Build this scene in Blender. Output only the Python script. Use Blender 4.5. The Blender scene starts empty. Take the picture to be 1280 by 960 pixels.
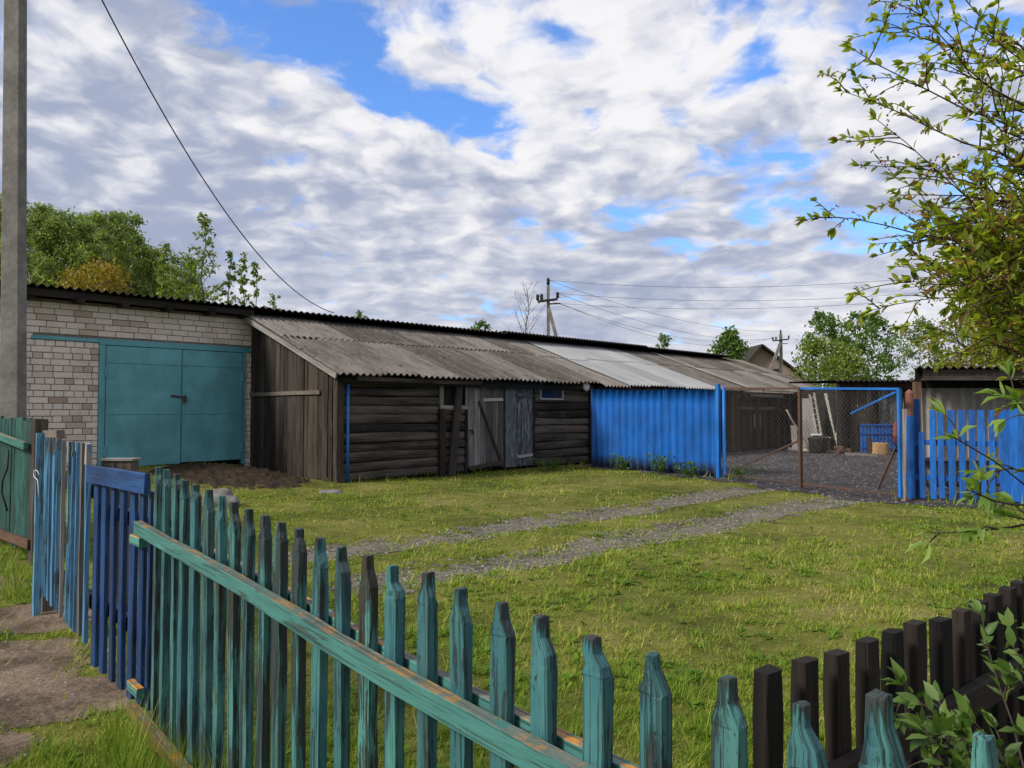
import bpy, math, random
import numpy as np
from mathutils import Vector, Matrix
random.seed(7); rng = np.random.default_rng(7)
S = bpy.context.scene; COL = S.collection
R = math.radians
EYE = 1.5; PITCH = math.atan(32/960.0); F = 960.0
UP = Vector((0, 0, 1))

# ---------------------------------------------------------------- camera
cd = bpy.data.cameras.new('camera'); cd.sensor_width = 36; cd.lens = 36*F/1280
cd.clip_start = 0.05; cd.clip_end = 3000
cam = bpy.data.objects.new('camera', cd); COL.objects.link(cam)
cam.location = (0, 0, EYE); cam.rotation_euler = (R(90)+PITCH, 0, 0)
S.camera = cam

def ray(px, py):
    a, c = (px-640)/F, (480-py)/F
    return Vector((a, math.cos(PITCH)-math.sin(PITCH)*c, math.sin(PITCH)+math.cos(PITCH)*c))
def at(px, py, Y):                      # photo pixel at depth Y -> world point
    d = ray(px, py); return Vector((0, 0, EYE))+d*(Y/d.y)
def gp(px, py, z=0.0):                  # photo pixel on level z -> world point
    d = ray(px, py); return Vector((0, 0, EYE))+d*((z-EYE)/d.z)

# ---------------------------------------------------------------- node helpers
class NT:
    def __init__(s, tree): s.t = tree
    def n(s, typ, ins=None, **kw):
        nd = s.t.nodes.new(typ)
        for k, v in kw.items(): setattr(nd, k, v)
        for k, v in (ins or {}).items():
            sock = nd.inputs[k]
            if isinstance(v, bpy.types.NodeSocket): s.t.links.new(v, sock)
            else:
                if isinstance(v, tuple) and len(v) == 3 and sock.type == 'RGBA': v = v+(1,)
                sock.default_value = v
        return nd
    def math(s, op, a, b=0.0, c=0.0, clamp=False):
        return s.n('ShaderNodeMath', {0: a, 1: b, 2: c}, operation=op, use_clamp=clamp).outputs[0]
    def vmath(s, op, a, b=(0, 0, 0)):
        return s.n('ShaderNodeVectorMath', {0: a, 1: b}, operation=op).outputs[0]
    def noise(s, vec, scale, detail=4, rough=.55, dist=0.0):
        return s.n('ShaderNodeTexNoise', {'Vector': vec, 'Scale': scale, 'Detail': detail, 'Roughness': rough, 'Distortion': dist}).outputs[0]
    def mix(s, f, a, b, mode='MIX'):
        nd = s.n('ShaderNodeMix', data_type='RGBA', blend_type=mode, clamp_factor=True)
        for i, v in ((0, f), (6, a), (7, b)):
            if isinstance(v, bpy.types.NodeSocket): s.t.links.new(v, nd.inputs[i])
            else: nd.inputs[i].default_value = v if not isinstance(v, tuple) or len(v) == 4 else v+(1,)
        return nd.outputs[2]
    def step(s, v, lo, hi, a=0.0, b=1.0):
        return s.n('ShaderNodeMapRange', {0: v, 1: lo, 2: hi, 3: a, 4: b}, interpolation_type='SMOOTHSTEP').outputs[0]
    def attr(s, name, out='Vector'):
        return s.n('ShaderNodeAttribute', attribute_name=name).outputs[out]

def new_mat(name):
    m = bpy.data.materials.new(name); m.use_nodes = True
    t = m.node_tree; t.nodes.clear(); N = NT(t)
    out = t.nodes.new('ShaderNodeOutputMaterial')
    return m, N, out
def finish(N, out, color, rough=.8, bump=None, bs=.3, bd=.01, metal=0.0, spec=.3):
    ins = {'Base Color': color, 'Roughness': rough, 'Metallic': metal, 'Specular IOR Level': spec}
    if bump is not None:
        ins['Normal'] = N.n('ShaderNodeBump', {'Strength': bs, 'Distance': bd, 'Height': bump}).outputs[0]
    b = N.n('ShaderNodeBsdfPrincipled', ins)
    N.t.links.new(b.outputs[0], out.inputs[0])

# ---------------------------------------------------------------- world
def make_world():
    w = bpy.data.worlds.new('World'); S.world = w; w.use_nodes = True
    w.cycles.sampling_method = 'MANUAL'; w.cycles.sample_map_resolution = 256
    t = w.node_tree; t.nodes.clear(); N = NT(t)
    out = t.nodes.new('ShaderNodeOutputWorld')
    sky = N.n('ShaderNodeTexSky', sky_type='NISHITA', sun_disc=False, sun_elevation=R(SUN_EL), sun_rotation=R(SUN_ROT), air_density=1.0, dust_density=.6, ozone_density=2.0)
    d = N.n('ShaderNodeTexCoord').outputs['Generated']
    sep = N.n('ShaderNodeSeparateXYZ', {0: d})
    x, y, z = sep.outputs
    zc = N.math('ADD', N.math('MAXIMUM', z, 0.0), 0.2)
    p = N.n('ShaderNodeCombineXYZ', {0: N.math('DIVIDE', x, zc), 1: N.math('DIVIDE', y, zc), 2: 0.0}).outputs[0]
    w1 = N.n('ShaderNodeTexNoise', {'Vector': p, 'Scale': 2.6, 'Detail': 5.0, 'Roughness': .55}).outputs['Color']
    pw = N.vmath('ADD', p, N.vmath('MULTIPLY', N.vmath('SUBTRACT', w1, (.5, .5, .5)), (.26, .26, .0)))
    big = N.noise(N.vmath('ADD', p, (3.1, 7.7, 0)), .55, 2, .5)
    mid = N.noise(pw, 1.9, 6, .55)
    def cells(v, sc):
        return N.n('ShaderNodeTexVoronoi', {'Vector': v, 'Scale': sc, 'Smoothness': .8, 'Detail': 2.6, 'Roughness': .6}, feature='SMOOTH_F1').outputs[0]
    puff = cells(pw, 5.2); puff2 = cells(N.vmath('ADD', pw, (.05, .07, 0)), 5.2)
    fine = N.noise(pw, 9.0, 5, .6)
    # broken clear streaks high in the cloud deck
    def streak(ax, ay, bx, by, wdt):
        A = Vector(plane(ax, ay)); B = Vector(plane(bx, by)); D = (B-A); L = D.length; D.normalize()
        q = N.vmath('SUBTRACT', pw, (A.x, A.y, 0))
        al = N.n('ShaderNodeVectorMath', {0: q, 1: (D.x, D.y, 0)}, operation='DOT_PRODUCT').outputs['Value']
        ac = N.n('ShaderNodeVectorMath', {0: q, 1: (-D.y, D.x, 0)}, operation='DOT_PRODUCT').outputs['Value']
        ex = N.math('MAXIMUM', N.math('SUBTRACT', N.math('ABSOLUTE', N.math('SUBTRACT', al, L/2)), L/2), 0.0)
        dd = N.math('SQRT', N.math('ADD', N.math('MULTIPLY', ex, ex), N.math('MULTIPLY', ac, ac)))
        return N.step(dd, 0.0, wdt, 1.0, 0.0)
    holes = None
    for a in STREAKS:
        h = N.math('MULTIPLY', streak(*a[:5]), a[5]); holes = h if holes is None else N.math('MAXIMUM', holes, h)
    dens = N.math('ADD', N.math('MULTIPLY', mid, .75), N.math('MULTIPLY', big, .30))
    dens = N.math('SUBTRACT', dens, N.math('MULTIPLY', puff, .38))
    dens = N.math('ADD', dens, N.math('MULTIPLY', N.math('SUBTRACT', fine, .5), .46))
    dens = N.math('SUBTRACT', dens, N.math('MULTIPLY', holes, .40))
    dens = N.math('ADD', dens, N.step(z, .24, .04, 0.0, .10))
    dens = N.math('SUBTRACT', dens, N.math('MULTIPLY', N.step(x, .02, .50), N.step(z, .02, .16, .0, .07)))
    cov = N.step(dens, -.17, .08)
    # brightness of the clouds: thin rims white, thick bellies grey-blue
    belly = N.noise(N.vmath('ADD', pw, (1.7, .4, 2)), .85, 3, .5)
    lowz = N.step(z, .05, .34, .35, 1.0)
    th = N.math('MULTIPLY', N.math('SUBTRACT', belly, .5), 1.5)
    pf = N.math('ADD', N.math('MULTIPLY', N.math('SUBTRACT', puff2, puff), 1.3), N.math('MULTIPLY', N.math('SUBTRACT', puff, .36), .75))
    th = N.math('ADD', th, N.math('MULTIPLY', pf, lowz))
    th = N.math('ADD', th, N.math('MULTIPLY', N.math('MULTIPLY', N.math('SUBTRACT', fine, .5), -1.5), lowz))
    th = N.math('ADD', th, N.math('MULTIPLY', N.math('SUBTRACT', mid, .5), .5))
    th = N.math('ADD', th, N.step(x, .35, -.55, -.05, .16))
    th = N.math('ADD', th, N.step(z, .44, .12, -.12, .24))
    shade = N.step(th, -.22, .98)
    cl = N.mix(shade, CLOUD_HI, CLOUD_LO)
    cl = N.mix(N.math('MULTIPLY', N.step(z, .10, .0), .55), cl, (CLOUD_HI[0]*.86, CLOUD_HI[1]*.86, CLOUD_HI[2]*.90))
    skyc = N.mix(1.0, sky.outputs[0], SKY_TINT, 'MULTIPLY')
    c = N.mix(cov, skyc, cl)
    bg = N.n('ShaderNodeBackground', {'Color': c, 'Strength': SKY_STRENGTH})
    t.links.new(bg.outputs[0], out.inputs[0])
def plane(px, py):
    d = ray(px, py).normalized(); zc = max(d.z, 0)+.2
    return (d.x/zc, d.y/zc, 0)
SUN_EL, SUN_ROT = 36, 243
SKY_STRENGTH = .12
SKY_TINT = (.85, 1.22, 1.75)
CLOUD_HI = (6.25, 6.2, 6.35); CLOUD_LO = (2.55, 2.9, 3.95)
STREAKS = [(270, -30, 400, 60, .19, .95), (400, 60, 500, 110, .17, .95), (530, 135, 640, 165, .15, .75), (940, 90, 960, 112, .12, .5),
           (1000, 190, 970, 260, .16, .45), (880, 200, 930, 180, .12, .4), (950, 265, 1120, 285, .2, .6), (1180, 30, 1280, 80, .4, .35), (660, 50, 700, 45, .1, .5), (760, 265, 790, 262, .14, .5), (870, 300, 1100, 318, .2, .5)]
make_world()
sun = bpy.data.lights.new('sun', 'SUN'); sun.energy = 3.5; sun.angle = R(12); sun.color = (1, .95, .87)
so = bpy.data.objects.new('sun', sun); COL.objects.link(so)
sd = Vector((math.sin(R(SUN_ROT))*math.cos(R(SUN_EL)), math.cos(R(SUN_ROT))*math.cos(R(SUN_EL)), math.sin(R(SUN_EL))))
so.rotation_euler = sd.to_track_quat('Z', 'Y').to_euler()
S.view_settings.view_transform = 'Standard'; S.view_settings.look = 'None'
S.view_settings.gamma = 1; S.view_settings.exposure = 0.3; S.view_settings.use_curve_mapping = False
S.cycles.max_bounces = 6; S.cycles.transparent_max_bounces = 6
S.cycles.use_denoising = True
# ---------------------------------------------------------------- mesh building
def rdir(): return Vector((random.gauss(0, 1), random.gauss(0, 1), random.gauss(0, 1))).normalized()
def origin_of(o):
    v = Vector((0, 0, 0))
    while o is not None: v = v+o.location; o = o.parent
    return v
class MB:
    """Collects shapes; build() links them as ONE mesh object."""
    def __init__(s): s.v = []; s.f = []; s.g = []; s.r = []; s.w = []
    def add(s, verts, faces, grain, rnd=None, wear=None):
        k = len(s.v); rnd = random.random() if rnd is None else rnd
        s.v += [tuple(p) for p in verts]; s.f += [tuple(i+k for i in f) for f in faces]
        s.g += [tuple(p) for p in grain]; s.r += [rnd]*len(verts); s.w += list(wear) if wear is not None else [0.0]*len(verts)
    def loft(s, pts, sec, a, b, scale=None, jit=0.0, rnd=None, caps=True, wear=None):
        """Sweep the 2-D section (list of (u,v)) along pts; a, b are the section axes."""
        off = Vector((random.random()*40, random.random()*40, random.random()*40))
        V = []; G = []; L = 0.0; m = len(sec); prev = None
        for i, p in enumerate(pts):
            p = Vector(p)
            if prev is not None: L += (p-prev).length
            prev = p
            sc = scale[i] if scale else (1, 1)
            if not isinstance(sc, tuple): sc = (sc, sc)
            for (u, v) in sec:
                j = Vector((random.gauss(0, jit), random.gauss(0, jit), random.gauss(0, jit))) if jit else Vector((0, 0, 0))
                V.append(p+a*(u*sc[0])+b*(v*sc[1])+j); G.append(off+Vector((L, u, v)))
        Fc = [(i*m+j, i*m+(j+1) % m, (i+1)*m+(j+1) % m, (i+1)*m+j) for i in range(len(pts)-1) for j in range(m)]
        if caps:
            Fc.append(tuple(reversed(range(m)))); Fc.append(tuple(range((len(pts)-1)*m, len(pts)*m)))
        s.add(V, Fc, G, rnd, [w for w in wear for _ in range(m)] if wear is not None else None)
    def board(s, p0, p1, w, t, wdir, n=2, jit=0.0, rnd=None, ch=0.0, scale=None):
        """A plank from p0 to p1, w wide along wdir, t thick."""
        p0 = Vector(p0); p1 = Vector(p1); d = (p1-p0).normalized(); a = Vector(wdir); a = (a-d*a.dot(d)).normalized(); b = d.cross(a)
        w /= 2; t /= 2
        sec = [(-w, -t), (w, -t), (w, t), (-w, t)] if not ch else [(-w+ch, -t), (w-ch, -t), (w, -t+ch), (w, t-ch), (w-ch, t), (-w+ch, t), (-w, t-ch), (-w, -t+ch)]
        s.loft([p0.lerp(p1, i/(n-1)) for i in range(n)], sec, a, b, scale, jit, rnd)
    def box(s, c, size, ax=(1, 0, 0), rnd=None):
        c = Vector(c); a = Vector(ax).normalized(); h = Vector((0, 0, size[2]/2))
        s.board(c-a*(size[0]/2), c+a*(size[0]/2), size[1], size[2], UP.cross(a), rnd=rnd)
    def tube(s, pts, r, n=6, rnd=None, caps=True):
        pts = [Vector(p) for p in pts]; rr = r if isinstance(r, (list, tuple)) else [r]*len(pts)
        off = random.random()*40; V = []; G = []; L = 0; a = None
        for i, p in enumerate(pts):
            d = (pts[min(i+1, len(pts)-1)]-pts[max(i-1, 0)])
            d = d.normalized() if d.length > 1e-9 else UP
            if i: L += (p-pts[i-1]).length
            if a is None: a = d.orthogonal().normalized()
            else:
                a = a-d*a.dot(d); a = a.normalized() if a.length > 1e-6 else d.orthogonal().normalized()
            b = d.cross(a)
            for k in range(n):
                t = 2*math.pi*k/n
                V.append(p+(a*math.cos(t)+b*math.sin(t))*rr[i]); G.append((off+L, off+k*.05, off+rr[i]))
        Fc = [(i*n+j, i*n+(j+1) % n, (i+1)*n+(j+1) % n, (i+1)*n+j) for i in range(len(pts)-1) for j in range(n)]
        if caps: Fc += [tuple(reversed(range(n))), tuple(range((len(pts)-1)*n, len(pts)*n))]
        s.add(V, Fc, G, rnd)
    def lathe(s, c, prof, n=14, ax=None, rnd=None):
        c = Vector(c); s.tube([c+UP*z for (r, z) in prof], [r for (r, z) in prof], n, rnd)
    def sheet(s, fn, us, vs, th, rnd=None):
        """A solid sheet: fn(u, v) -> (point, normal); thickness th."""
        off = random.random()*30; nu, nv = len(us), len(vs); V = []; G = []
        for side in (0, 1):
            for v in vs:
                for u in us:
                    p, nn = fn(u, v); V.append(p-nn*(th*side)); G.append((off+u, off+v, side*.1))
        k = nu*nv; Fc = []
        for j in range(nv-1):
            for i in range(nu-1):
                q = (j*nu+i, j*nu+i+1, (j+1)*nu+i+1, (j+1)*nu+i); Fc.append(q); Fc.append(tuple(x+k for x in reversed(q)))
        for i in range(nu-1):
            for j in (0, (nv-1)*nu): Fc.append((j+i, j+i+1, j+i+1+k, j+i+k))
        for j in range(nv-1):
            for i in (0, nu-1): Fc.append((j*nu+i, (j+1)*nu+i, (j+1)*nu+i+k, j*nu+i+k))
        s.add(V, Fc, G, rnd)
    def build(s, name, mat, parent=None, smooth=False, loc=None, bevel=0.0):
        o0 = origin_of(parent)
        me = bpy.data.meshes.new(name); L = Vector(loc) if loc is not None else Vector((0, 0, 0))
        base = o0+L if parent is not None else L
        me.from_pydata([(x-base.x, y-base.y, z-base.z) for x, y, z in s.v], [], s.f)
        at1 = me.attributes.new('grain', 'FLOAT_VECTOR', 'POINT'); at1.data.foreach_set('vector', np.array(s.g, 'f').ravel())
        at2 = me.attributes.new('rnd', 'FLOAT', 'POINT'); at2.data.foreach_set('value', np.array(s.r, 'f'))
        if any(s.w): at3 = me.attributes.new('wear', 'FLOAT', 'POINT'); at3.data.foreach_set('value', np.array(s.w, 'f'))
        me.materials.append(mat)
        if smooth: me.shade_smooth()
        o = bpy.data.objects.new(name, me); o.location = L; COL.objects.link(o)
        if parent is not None: o.parent = parent
        if bevel:
            m = o.modifiers.new('Bevel', 'BEVEL'); m.width = bevel; m.segments = 2; m.limit_method = 'ANGLE'; m.angle_limit = R(50)
        return o
def tri_mesh(name, V, Fa, mat, rnd=None, parent=None, loc=(0, 0, 0), smooth=False):
    """Fast mesh from arrays of triangles."""
    base = origin_of(parent)+Vector(loc) if parent is not None else Vector(loc)
    V = V-np.array(base); me = bpy.data.meshes.new(name)
    me.vertices.add(len(V)); me.vertices.foreach_set('co', V.astype('f').ravel())
    k = Fa.shape[1]
    me.loops.add(Fa.size); me.loops.foreach_set('vertex_index', Fa.astype('i').ravel())
    me.polygons.add(len(Fa)); me.polygons.foreach_set('loop_start', np.arange(0, Fa.size, k, dtype='i'))
    me.update(calc_edges=True)
    if rnd is not None:
        at_ = me.attributes.new('rnd', 'FLOAT', 'POINT'); at_.data.foreach_set('value', rnd.astype('f'))
    me.materials.append(mat)
    if smooth: me.shade_smooth()
    o = bpy.data.objects.new(name, me); o.location = loc; COL.objects.link(o)
    if parent is not None: o.parent = parent
    return o
def thing(name, label, cat, loc, group=None):
    o = bpy.data.objects.new(name, None); o.empty_display_size = .1; COL.objects.link(o); o.location = loc
    return tag(o, label, cat, group)
def tag(o, label, cat, group=None):
    o['label'] = label; o['category'] = cat
    if group: o['group'] = group
    return o
def struct(o, kind='structure', label=None):
    o['kind'] = kind
    if label: o['label'] = label
    return o
def copy_tree(o, parent=None):
    c = o.copy(); COL.objects.link(c); c.parent = parent
    for ch in list(o.children): copy_tree(ch, c)
    return c

# ---------------------------------------------------------------- materials
M = {}
def wood(name, dark, lite, along=1.6, across=55, stain=None, bs=.5, rough=.85):
    m, N, out = new_mat(name); g = N.attr('grain'); r = N.attr('rnd', 'Fac')
    v = N.vmath('MULTIPLY', g, (along, across, across))
    n1 = N.noise(v, 1.0, 6, .65, .4); n2 = N.noise(N.vmath('MULTIPLY', g, (.9, 5, 5)), 1.0, 4)
    f = N.math('ADD', N.math('MULTIPLY', n1, .9), N.math('MULTIPLY', N.math('SUBTRACT', n2, .5), .9))
    f = N.math('ADD', f, N.math('MULTIPLY', N.math('SUBTRACT', r, .5), .5))
    c = N.mix(N.step(f, .18, .85), dark, lite)
    if stain:
        c = N.mix(N.math('MULTIPLY', N.step(N.noise(N.vmath('MULTIPLY', g, (1.2, 3, 3)), 1.7, 5), .52, .7), .7), c, stain)
    crack = N.step(N.noise(N.vmath('MULTIPLY', g, (along*1.3, across*1.4, across*1.4)), 1.0, 3, .5), .30, .36)
    c = N.mix(crack, tuple(x*.35 for x in dark), c)
    finish(N, out, c, rough, N.math('ADD', n1, N.math('MULTIPLY', crack, .7)), bs, .006)
    M[name] = m
def paint(name, col, col2, base, peel=.36, lichen=0.0, rough=.55, along=3, across=85, dirt=None, bs=.8):
    """Old paint on wood: two coats, cracked along the grain, bare wood where it has peeled."""
    m, N, out = new_mat(name); g = N.attr('grain'); r = N.attr('rnd', 'Fac')
    n1 = N.noise(N.vmath('MULTIPLY', g, (along, across, across)), 1.0, 6, .65, .3)
    n2 = N.noise(N.vmath('MULTIPLY', g, (4, 14, 14)), 1.0, 5, .6)
    n3 = N.noise(N.vmath('MULTIPLY', g, (2.2, 7, 7)), 1.0, 4, .6)
    c = N.mix(N.step(N.math('ADD', n3, N.math('MULTIPLY', N.math('SUBTRACT', r, .5), .35)), .42, .62), col, col2)
    c = N.mix(N.math('MULTIPLY', N.step(n2, .35, .7), .35), c, tuple(min(1, x*1.5+.02) for x in col))
    c = N.mix(N.math('MULTIPLY', N.step(N.noise(N.vmath('MULTIPLY', g, (1.3, 5, 5)), 1.0, 6, .7), .45, .72), .45), c, tuple(x*.45 for x in col))
    bare = N.mix(n1, tuple(x*.4 for x in base), base)
    pv = N.math('ADD', N.math('MULTIPLY', n1, .55), N.math('MULTIPLY', n2, .45))
    pv = N.math('ADD', pv, N.math('MULTIPLY', N.math('SUBTRACT', r, .5), .12))
    pv = N.math('SUBTRACT', pv, N.math('MULTIPLY', N.attr('wear', 'Fac'), .30))
    fl = N.noise(N.vmath('MULTIPLY', g, (26, 60, 60)), 1.0, 5, .7)
    pv = N.math('SUBTRACT', pv, N.math('MULTIPLY', N.step(fl, .56, .74), .10))
    pm = N.step(pv, peel-.018, peel+.018)
    c = N.mix(pm, bare, c)
    if dirt:
        c = N.mix(N.math('MULTIPLY', N.step(N.noise(N.vmath('MULTIPLY', g, (.8, 9, 9)), 1.0, 6), .5, .75), .6), c, dirt)
    if lichen:
        nz = N.n('ShaderNodeSeparateXYZ', {0: N.n('ShaderNodeNewGeometry').outputs['Normal']}).outputs[2]
        lp = N.n('ShaderNodeTexCoord').outputs['Object']
        top = N.step(nz, .35, .75)
        grey = N.mix(N.noise(lp, 60, 4), (.10, .075, .05), (.30, .26, .20))
        c = N.mix(N.math('MULTIPLY', top, N.step(N.noise(lp, 16, 5), .36, .46)), c, grey)
        li = N.math('MULTIPLY', N.math('MAXIMUM', top, .0), N.step(N.noise(lp, 11, 6, .7), .58-lichen, .61-lichen))
        li2 = N.step(N.noise(N.vmath('ADD', lp, (5, 3, 1)), 13, 6, .7), .70, .72)
        c = N.mix(N.math('MAXIMUM', li, li2), c, N.mix(N.noise(lp, 90, 3), (.42, .14, .01), (.62, .30, .03)))
    r2 = N.math('FRACT', N.math('MULTIPLY', r, 17.3)); c = N.mix(N.math('MULTIPLY', r2, .55), c, tuple(x*.55+.004 for x in col2))
    ck = N.step(N.noise(N.vmath('MULTIPLY', g, (along*.8, across*1.5, across*1.5)), 1.0, 5, .6), .385, .45, 0.0, 1.0)
    c = N.mix(N.math('MULTIPLY', N.math('SUBTRACT', 1.0, ck), .5), c, tuple(x*.30 for x in base))
    c = N.mix(N.math('MULTIPLY', N.step(N.noise(N.vmath('MULTIPLY', g, (9, 60, 60)), 1.0, 4, .7), .55, .75), .35), c, tuple(x*.5 for x in col))
    finish(N, out, c, rough, N.math('ADD', N.math('ADD', N.math('MULTIPLY', n1, .7), pm), ck), bs, .004)
    M[name] = m
def metal_paint(name, col, rust=(.09, .04, .02), amount=.66, rough=.45, var=.25, streak=True, splash=False):
    m, N, out = new_mat(name); lp = N.n('ShaderNodeTexCoord').outputs['Object']
    n1 = N.noise(lp, 1.3, 5); n2 = N.noise(lp, 9, 6, .65)
    c = N.mix(N.step(n1, .3, .7), tuple(x*(1-var) for x in col), tuple(min(1, x*(1+var)) for x in col))
    if streak:
        st = N.noise(N.vmath('MULTIPLY', lp, (9, 9, .8)), 1.5, 5)
        c = N.mix(N.math('MULTIPLY', N.step(st, .5, .75), .25), c, tuple(min(1, x*.75+.10) for x in col))
    if splash:
        gz = N.n('ShaderNodeSeparateXYZ', {0: lp}).outputs[2]
        c = N.mix(N.math('MULTIPLY', N.step(N.math('SUBTRACT', gz, N.math('MULTIPLY', n2, .55)), .12, -.22), .7), c, (.075, .065, .05))
        c = N.mix(N.math('MULTIPLY', N.step(N.noise(lp, 3.5, 6, .7), .5, .7), .35), c, tuple(x*.55+.03 for x in col))
    rs = N.step(N.math('ADD', N.math('MULTIPLY', n2, .75), N.math('MULTIPLY', n1, .25)), amount, amount+.05)
    c = N.mix(rs, c, rust)
    finish(N, out, c, N.math('ADD', N.math('MULTIPLY', n2, .2), rough-.1), N.math('ADD', N.math('MULTIPLY', n1, 3.0), n2), .25, .01, spec=.4)
    M[name] = m
def slate(name, dark, lite, spot, spots=.62):
    m, N, out = new_mat(name); g = N.attr('grain'); r = N.attr('rnd', 'Fac')
    n1 = N.noise(g, 3.0, 7, .68); n2 = N.noise(N.vmath('MULTIPLY', g, (7, .9, 1)), 1.0, 5); n3 = N.noise(g, 26, 4, .7)
    f = N.math('ADD', N.math('MULTIPLY', n1, .55), N.math('MULTIPLY', n2, .45))
    f = N.math('ADD', f, N.math('MULTIPLY', N.math('SUBTRACT', r, .5), .25))
    c = N.mix(N.step(f, .28, .72), dark, lite)
    c = N.mix(N.math('MULTIPLY', N.step(n3, .56, .7), .55), c, spot)
    c = N.mix(N.math('MULTIPLY', N.step(N.noise(g, 14, 5, .7), spots, spots+.06), .75), c, tuple(x*.35 for x in dark))
    finish(N, out, c, .92, N.math('ADD', n3, n1), .35, .01, spec=.15)
    M[name] = m
def plain(name, a, b, scale=8, rough=.85, bs=.3, spec=.25, detail=5):
    m, N, out = new_mat(name); lp = N.n('ShaderNodeTexCoord').outputs['Object']
    n1 = N.noise(lp, scale, detail, .62); n2 = N.noise(lp, scale*6, 4, .6)
    c = N.mix(N.step(N.math('ADD', N.math('MULTIPLY', n1, .7), N.math('MULTIPLY', n2, .3)), .32, .68), a, b)
    finish(N, out, c, rough, N.math('ADD', n1, n2), bs, .01, spec=spec)
    M[name] = m
def leafmat(name, a, b, c3=None, back=1.5, trans=.35, p3=.80):
    m, N, out = new_mat(name); r = N.attr('rnd', 'Fac'); g = N.n('ShaderNodeTexCoord').outputs['Object']
    c = N.mix(N.math('ADD', N.math('MULTIPLY', r, .8), N.math('MULTIPLY', N.math('SUBTRACT', N.noise(g, .9, 3), .5), .7), clamp=True), a, b)
    if c3: c = N.mix(N.step(r, p3, p3+.05), c, c3)
    d = N.n('ShaderNodeBsdfPrincipled', {'Base Color': c, 'Roughness': .5, 'Specular IOR Level': .35})
    tcol = N.mix(1.0, c, (back, back*1.05, back*.55), 'MULTIPLY')
    t = N.n('ShaderNodeBsdfTranslucent', {'Color': tcol})
    mx = N.n('ShaderNodeMixShader', {0: trans, 1: d.outputs[0], 2: t.outputs[0]})
    N.t.links.new(mx.outputs[0], out.inputs[0]); M[name] = m
wood('board_wood', (.012, .0095, .0075), (.066, .050, .038), stain=(.05, .038, .028))
wood('log_wood', (.013, .0105, .0085), (.125, .102, .083), along=1.3, across=40, stain=(.062, .055, .05))
wood('dark_wood', (.008, .007, .006), (.034, .028, .024))
wood('grey_wood', (.10, .09, .08), (.30, .28, .26))
wood('pale_wood', (.22, .20, .17), (.48, .45, .40))
wood('brown_wood', (.05, .028, .016), (.15, .085, .05))
wood('plank_wood', (.025, .020, .017), (.085, .066, .055))
wood('door_wood', (.060, .057, .055), (.28, .275, .265), stain=(.10, .088, .08))
wood('post_wood', (.035, .028, .022), (.16, .13, .105))
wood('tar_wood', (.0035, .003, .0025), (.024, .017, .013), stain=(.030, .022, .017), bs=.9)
wood('cut_wood', (.20, .11, .05), (.42, .26, .12))
paint('teal_paint', (.068, .215, .185), (.030, .115, .140), (.060, .050, .038), peel=.468, lichen=.0, dirt=(.04, .045, .035))
paint('teal_rail', (.078, .250, .215), (.056, .200, .180), (.10, .085, .065), peel=.365, lichen=.06, dirt=(.05, .055, .04))
paint('yellow_rail', (.30, .19, .045), (.17, .12, .04), (.06, .05, .035), peel=.42, lichen=.06)
paint('teal_dark', (.024, .105, .088), (.016, .065, .060), (.06, .055, .04), peel=.40, dirt=(.025, .035, .022))
paint('sky_blue_paint', (.125, .33, .48), (.065, .20, .38), (.15, .14, .125), peel=.42, dirt=(.05, .07, .08))
paint('deep_blue_paint', (.010, .055, .175), (.007, .032, .105), (.05, .06, .08), peel=.33, dirt=(.012, .02, .05))
paint('bright_blue_paint', (.008, .125, .46), (.006, .095, .38), (.16, .14, .12), peel=.30)
paint('whitish_door', (.21, .235, .255), (.13, .145, .155), (.060, .053, .047), peel=.50, dirt=(.05, .045, .04))
metal_paint('garage_teal', (.105, .315, .355), amount=.74, var=.2, splash=True)
metal_paint('frame_teal', (.09, .29, .335), amount=.74, var=.18)
metal_paint('blue_sheet', (.005, .10, .37), amount=.76, rough=.42, var=.25, splash=True)
metal_paint('blue_iron', (.008, .125, .42), amount=.66, rough=.5)
metal_paint('rust_iron', (.075, .042, .030), amount=.5, rough=.8)
metal_paint('red_iron', (.15, .052, .034), amount=.72, rough=.6)
metal_paint('galv', (.30, .31, .31), (.16, .13, .10), amount=.62, rough=.5)
slate('slate_brown', (.055, .048, .042), (.175, .156, .14), (.25, .235, .215), .58)
slate('slate_mid', (.068, .059, .050), (.20, .18, .16), (.27, .25, .23), .60)
slate('slate_light', (.20, .203, .205), (.31, .315, .318), (.25, .255, .26), .72)
slate('slate_dark', (.016, .014, .012), (.055, .048, .042), (.08, .07, .06))
slate('slate_wall', (.17, .155, .13), (.38, .35, .30), (.45, .42, .37), .66)
plain('concrete', (.115, .107, .095), (.225, .212, .193), 3, bs=.5)
plain('mortar', (.13, .112, .092), (.215, .192, .162), 12)
plain('stone', (.10, .095, .09), (.23, .215, .205), 7, bs=.6)
plain('soil', (.012, .008, .005), (.052, .034, .017), 16, bs=1.0)
plain('bark', (.035, .028, .022), (.12, .10, .082), 9, bs=.6)
plain('birch_bark', (.10, .09, .08), (.50, .48, .45), 5)
plain('twig', (.028, .020, .015), (.075, .055, .042), 20)
plain('black_iron', (.010, .010, .010), (.035, .032, .03), 10, .6)
plain('white_paint', (.50, .49, .46), (.68, .67, .64), 5)
plain('orange_cloth', (.20, .05, .02), (.30, .08, .03), 12)
plain('maroon_cloth', (.07, .012, .014), (.12, .02, .02), 12)
plain('mesh_wire', (.045, .042, .040), (.12, .11, .105), 9)
plain('wire', (.012, .012, .013), (.022, .022, .024), 3, .6)
plain('insulator', (.10, .10, .10), (.2, .2, .2), 5, .3)
plain('house_brick', (.24, .175, .155), (.34, .26, .23), 3)
plain('gravel_stone', (.11, .098, .078), (.33, .30, .245), 14)
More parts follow.
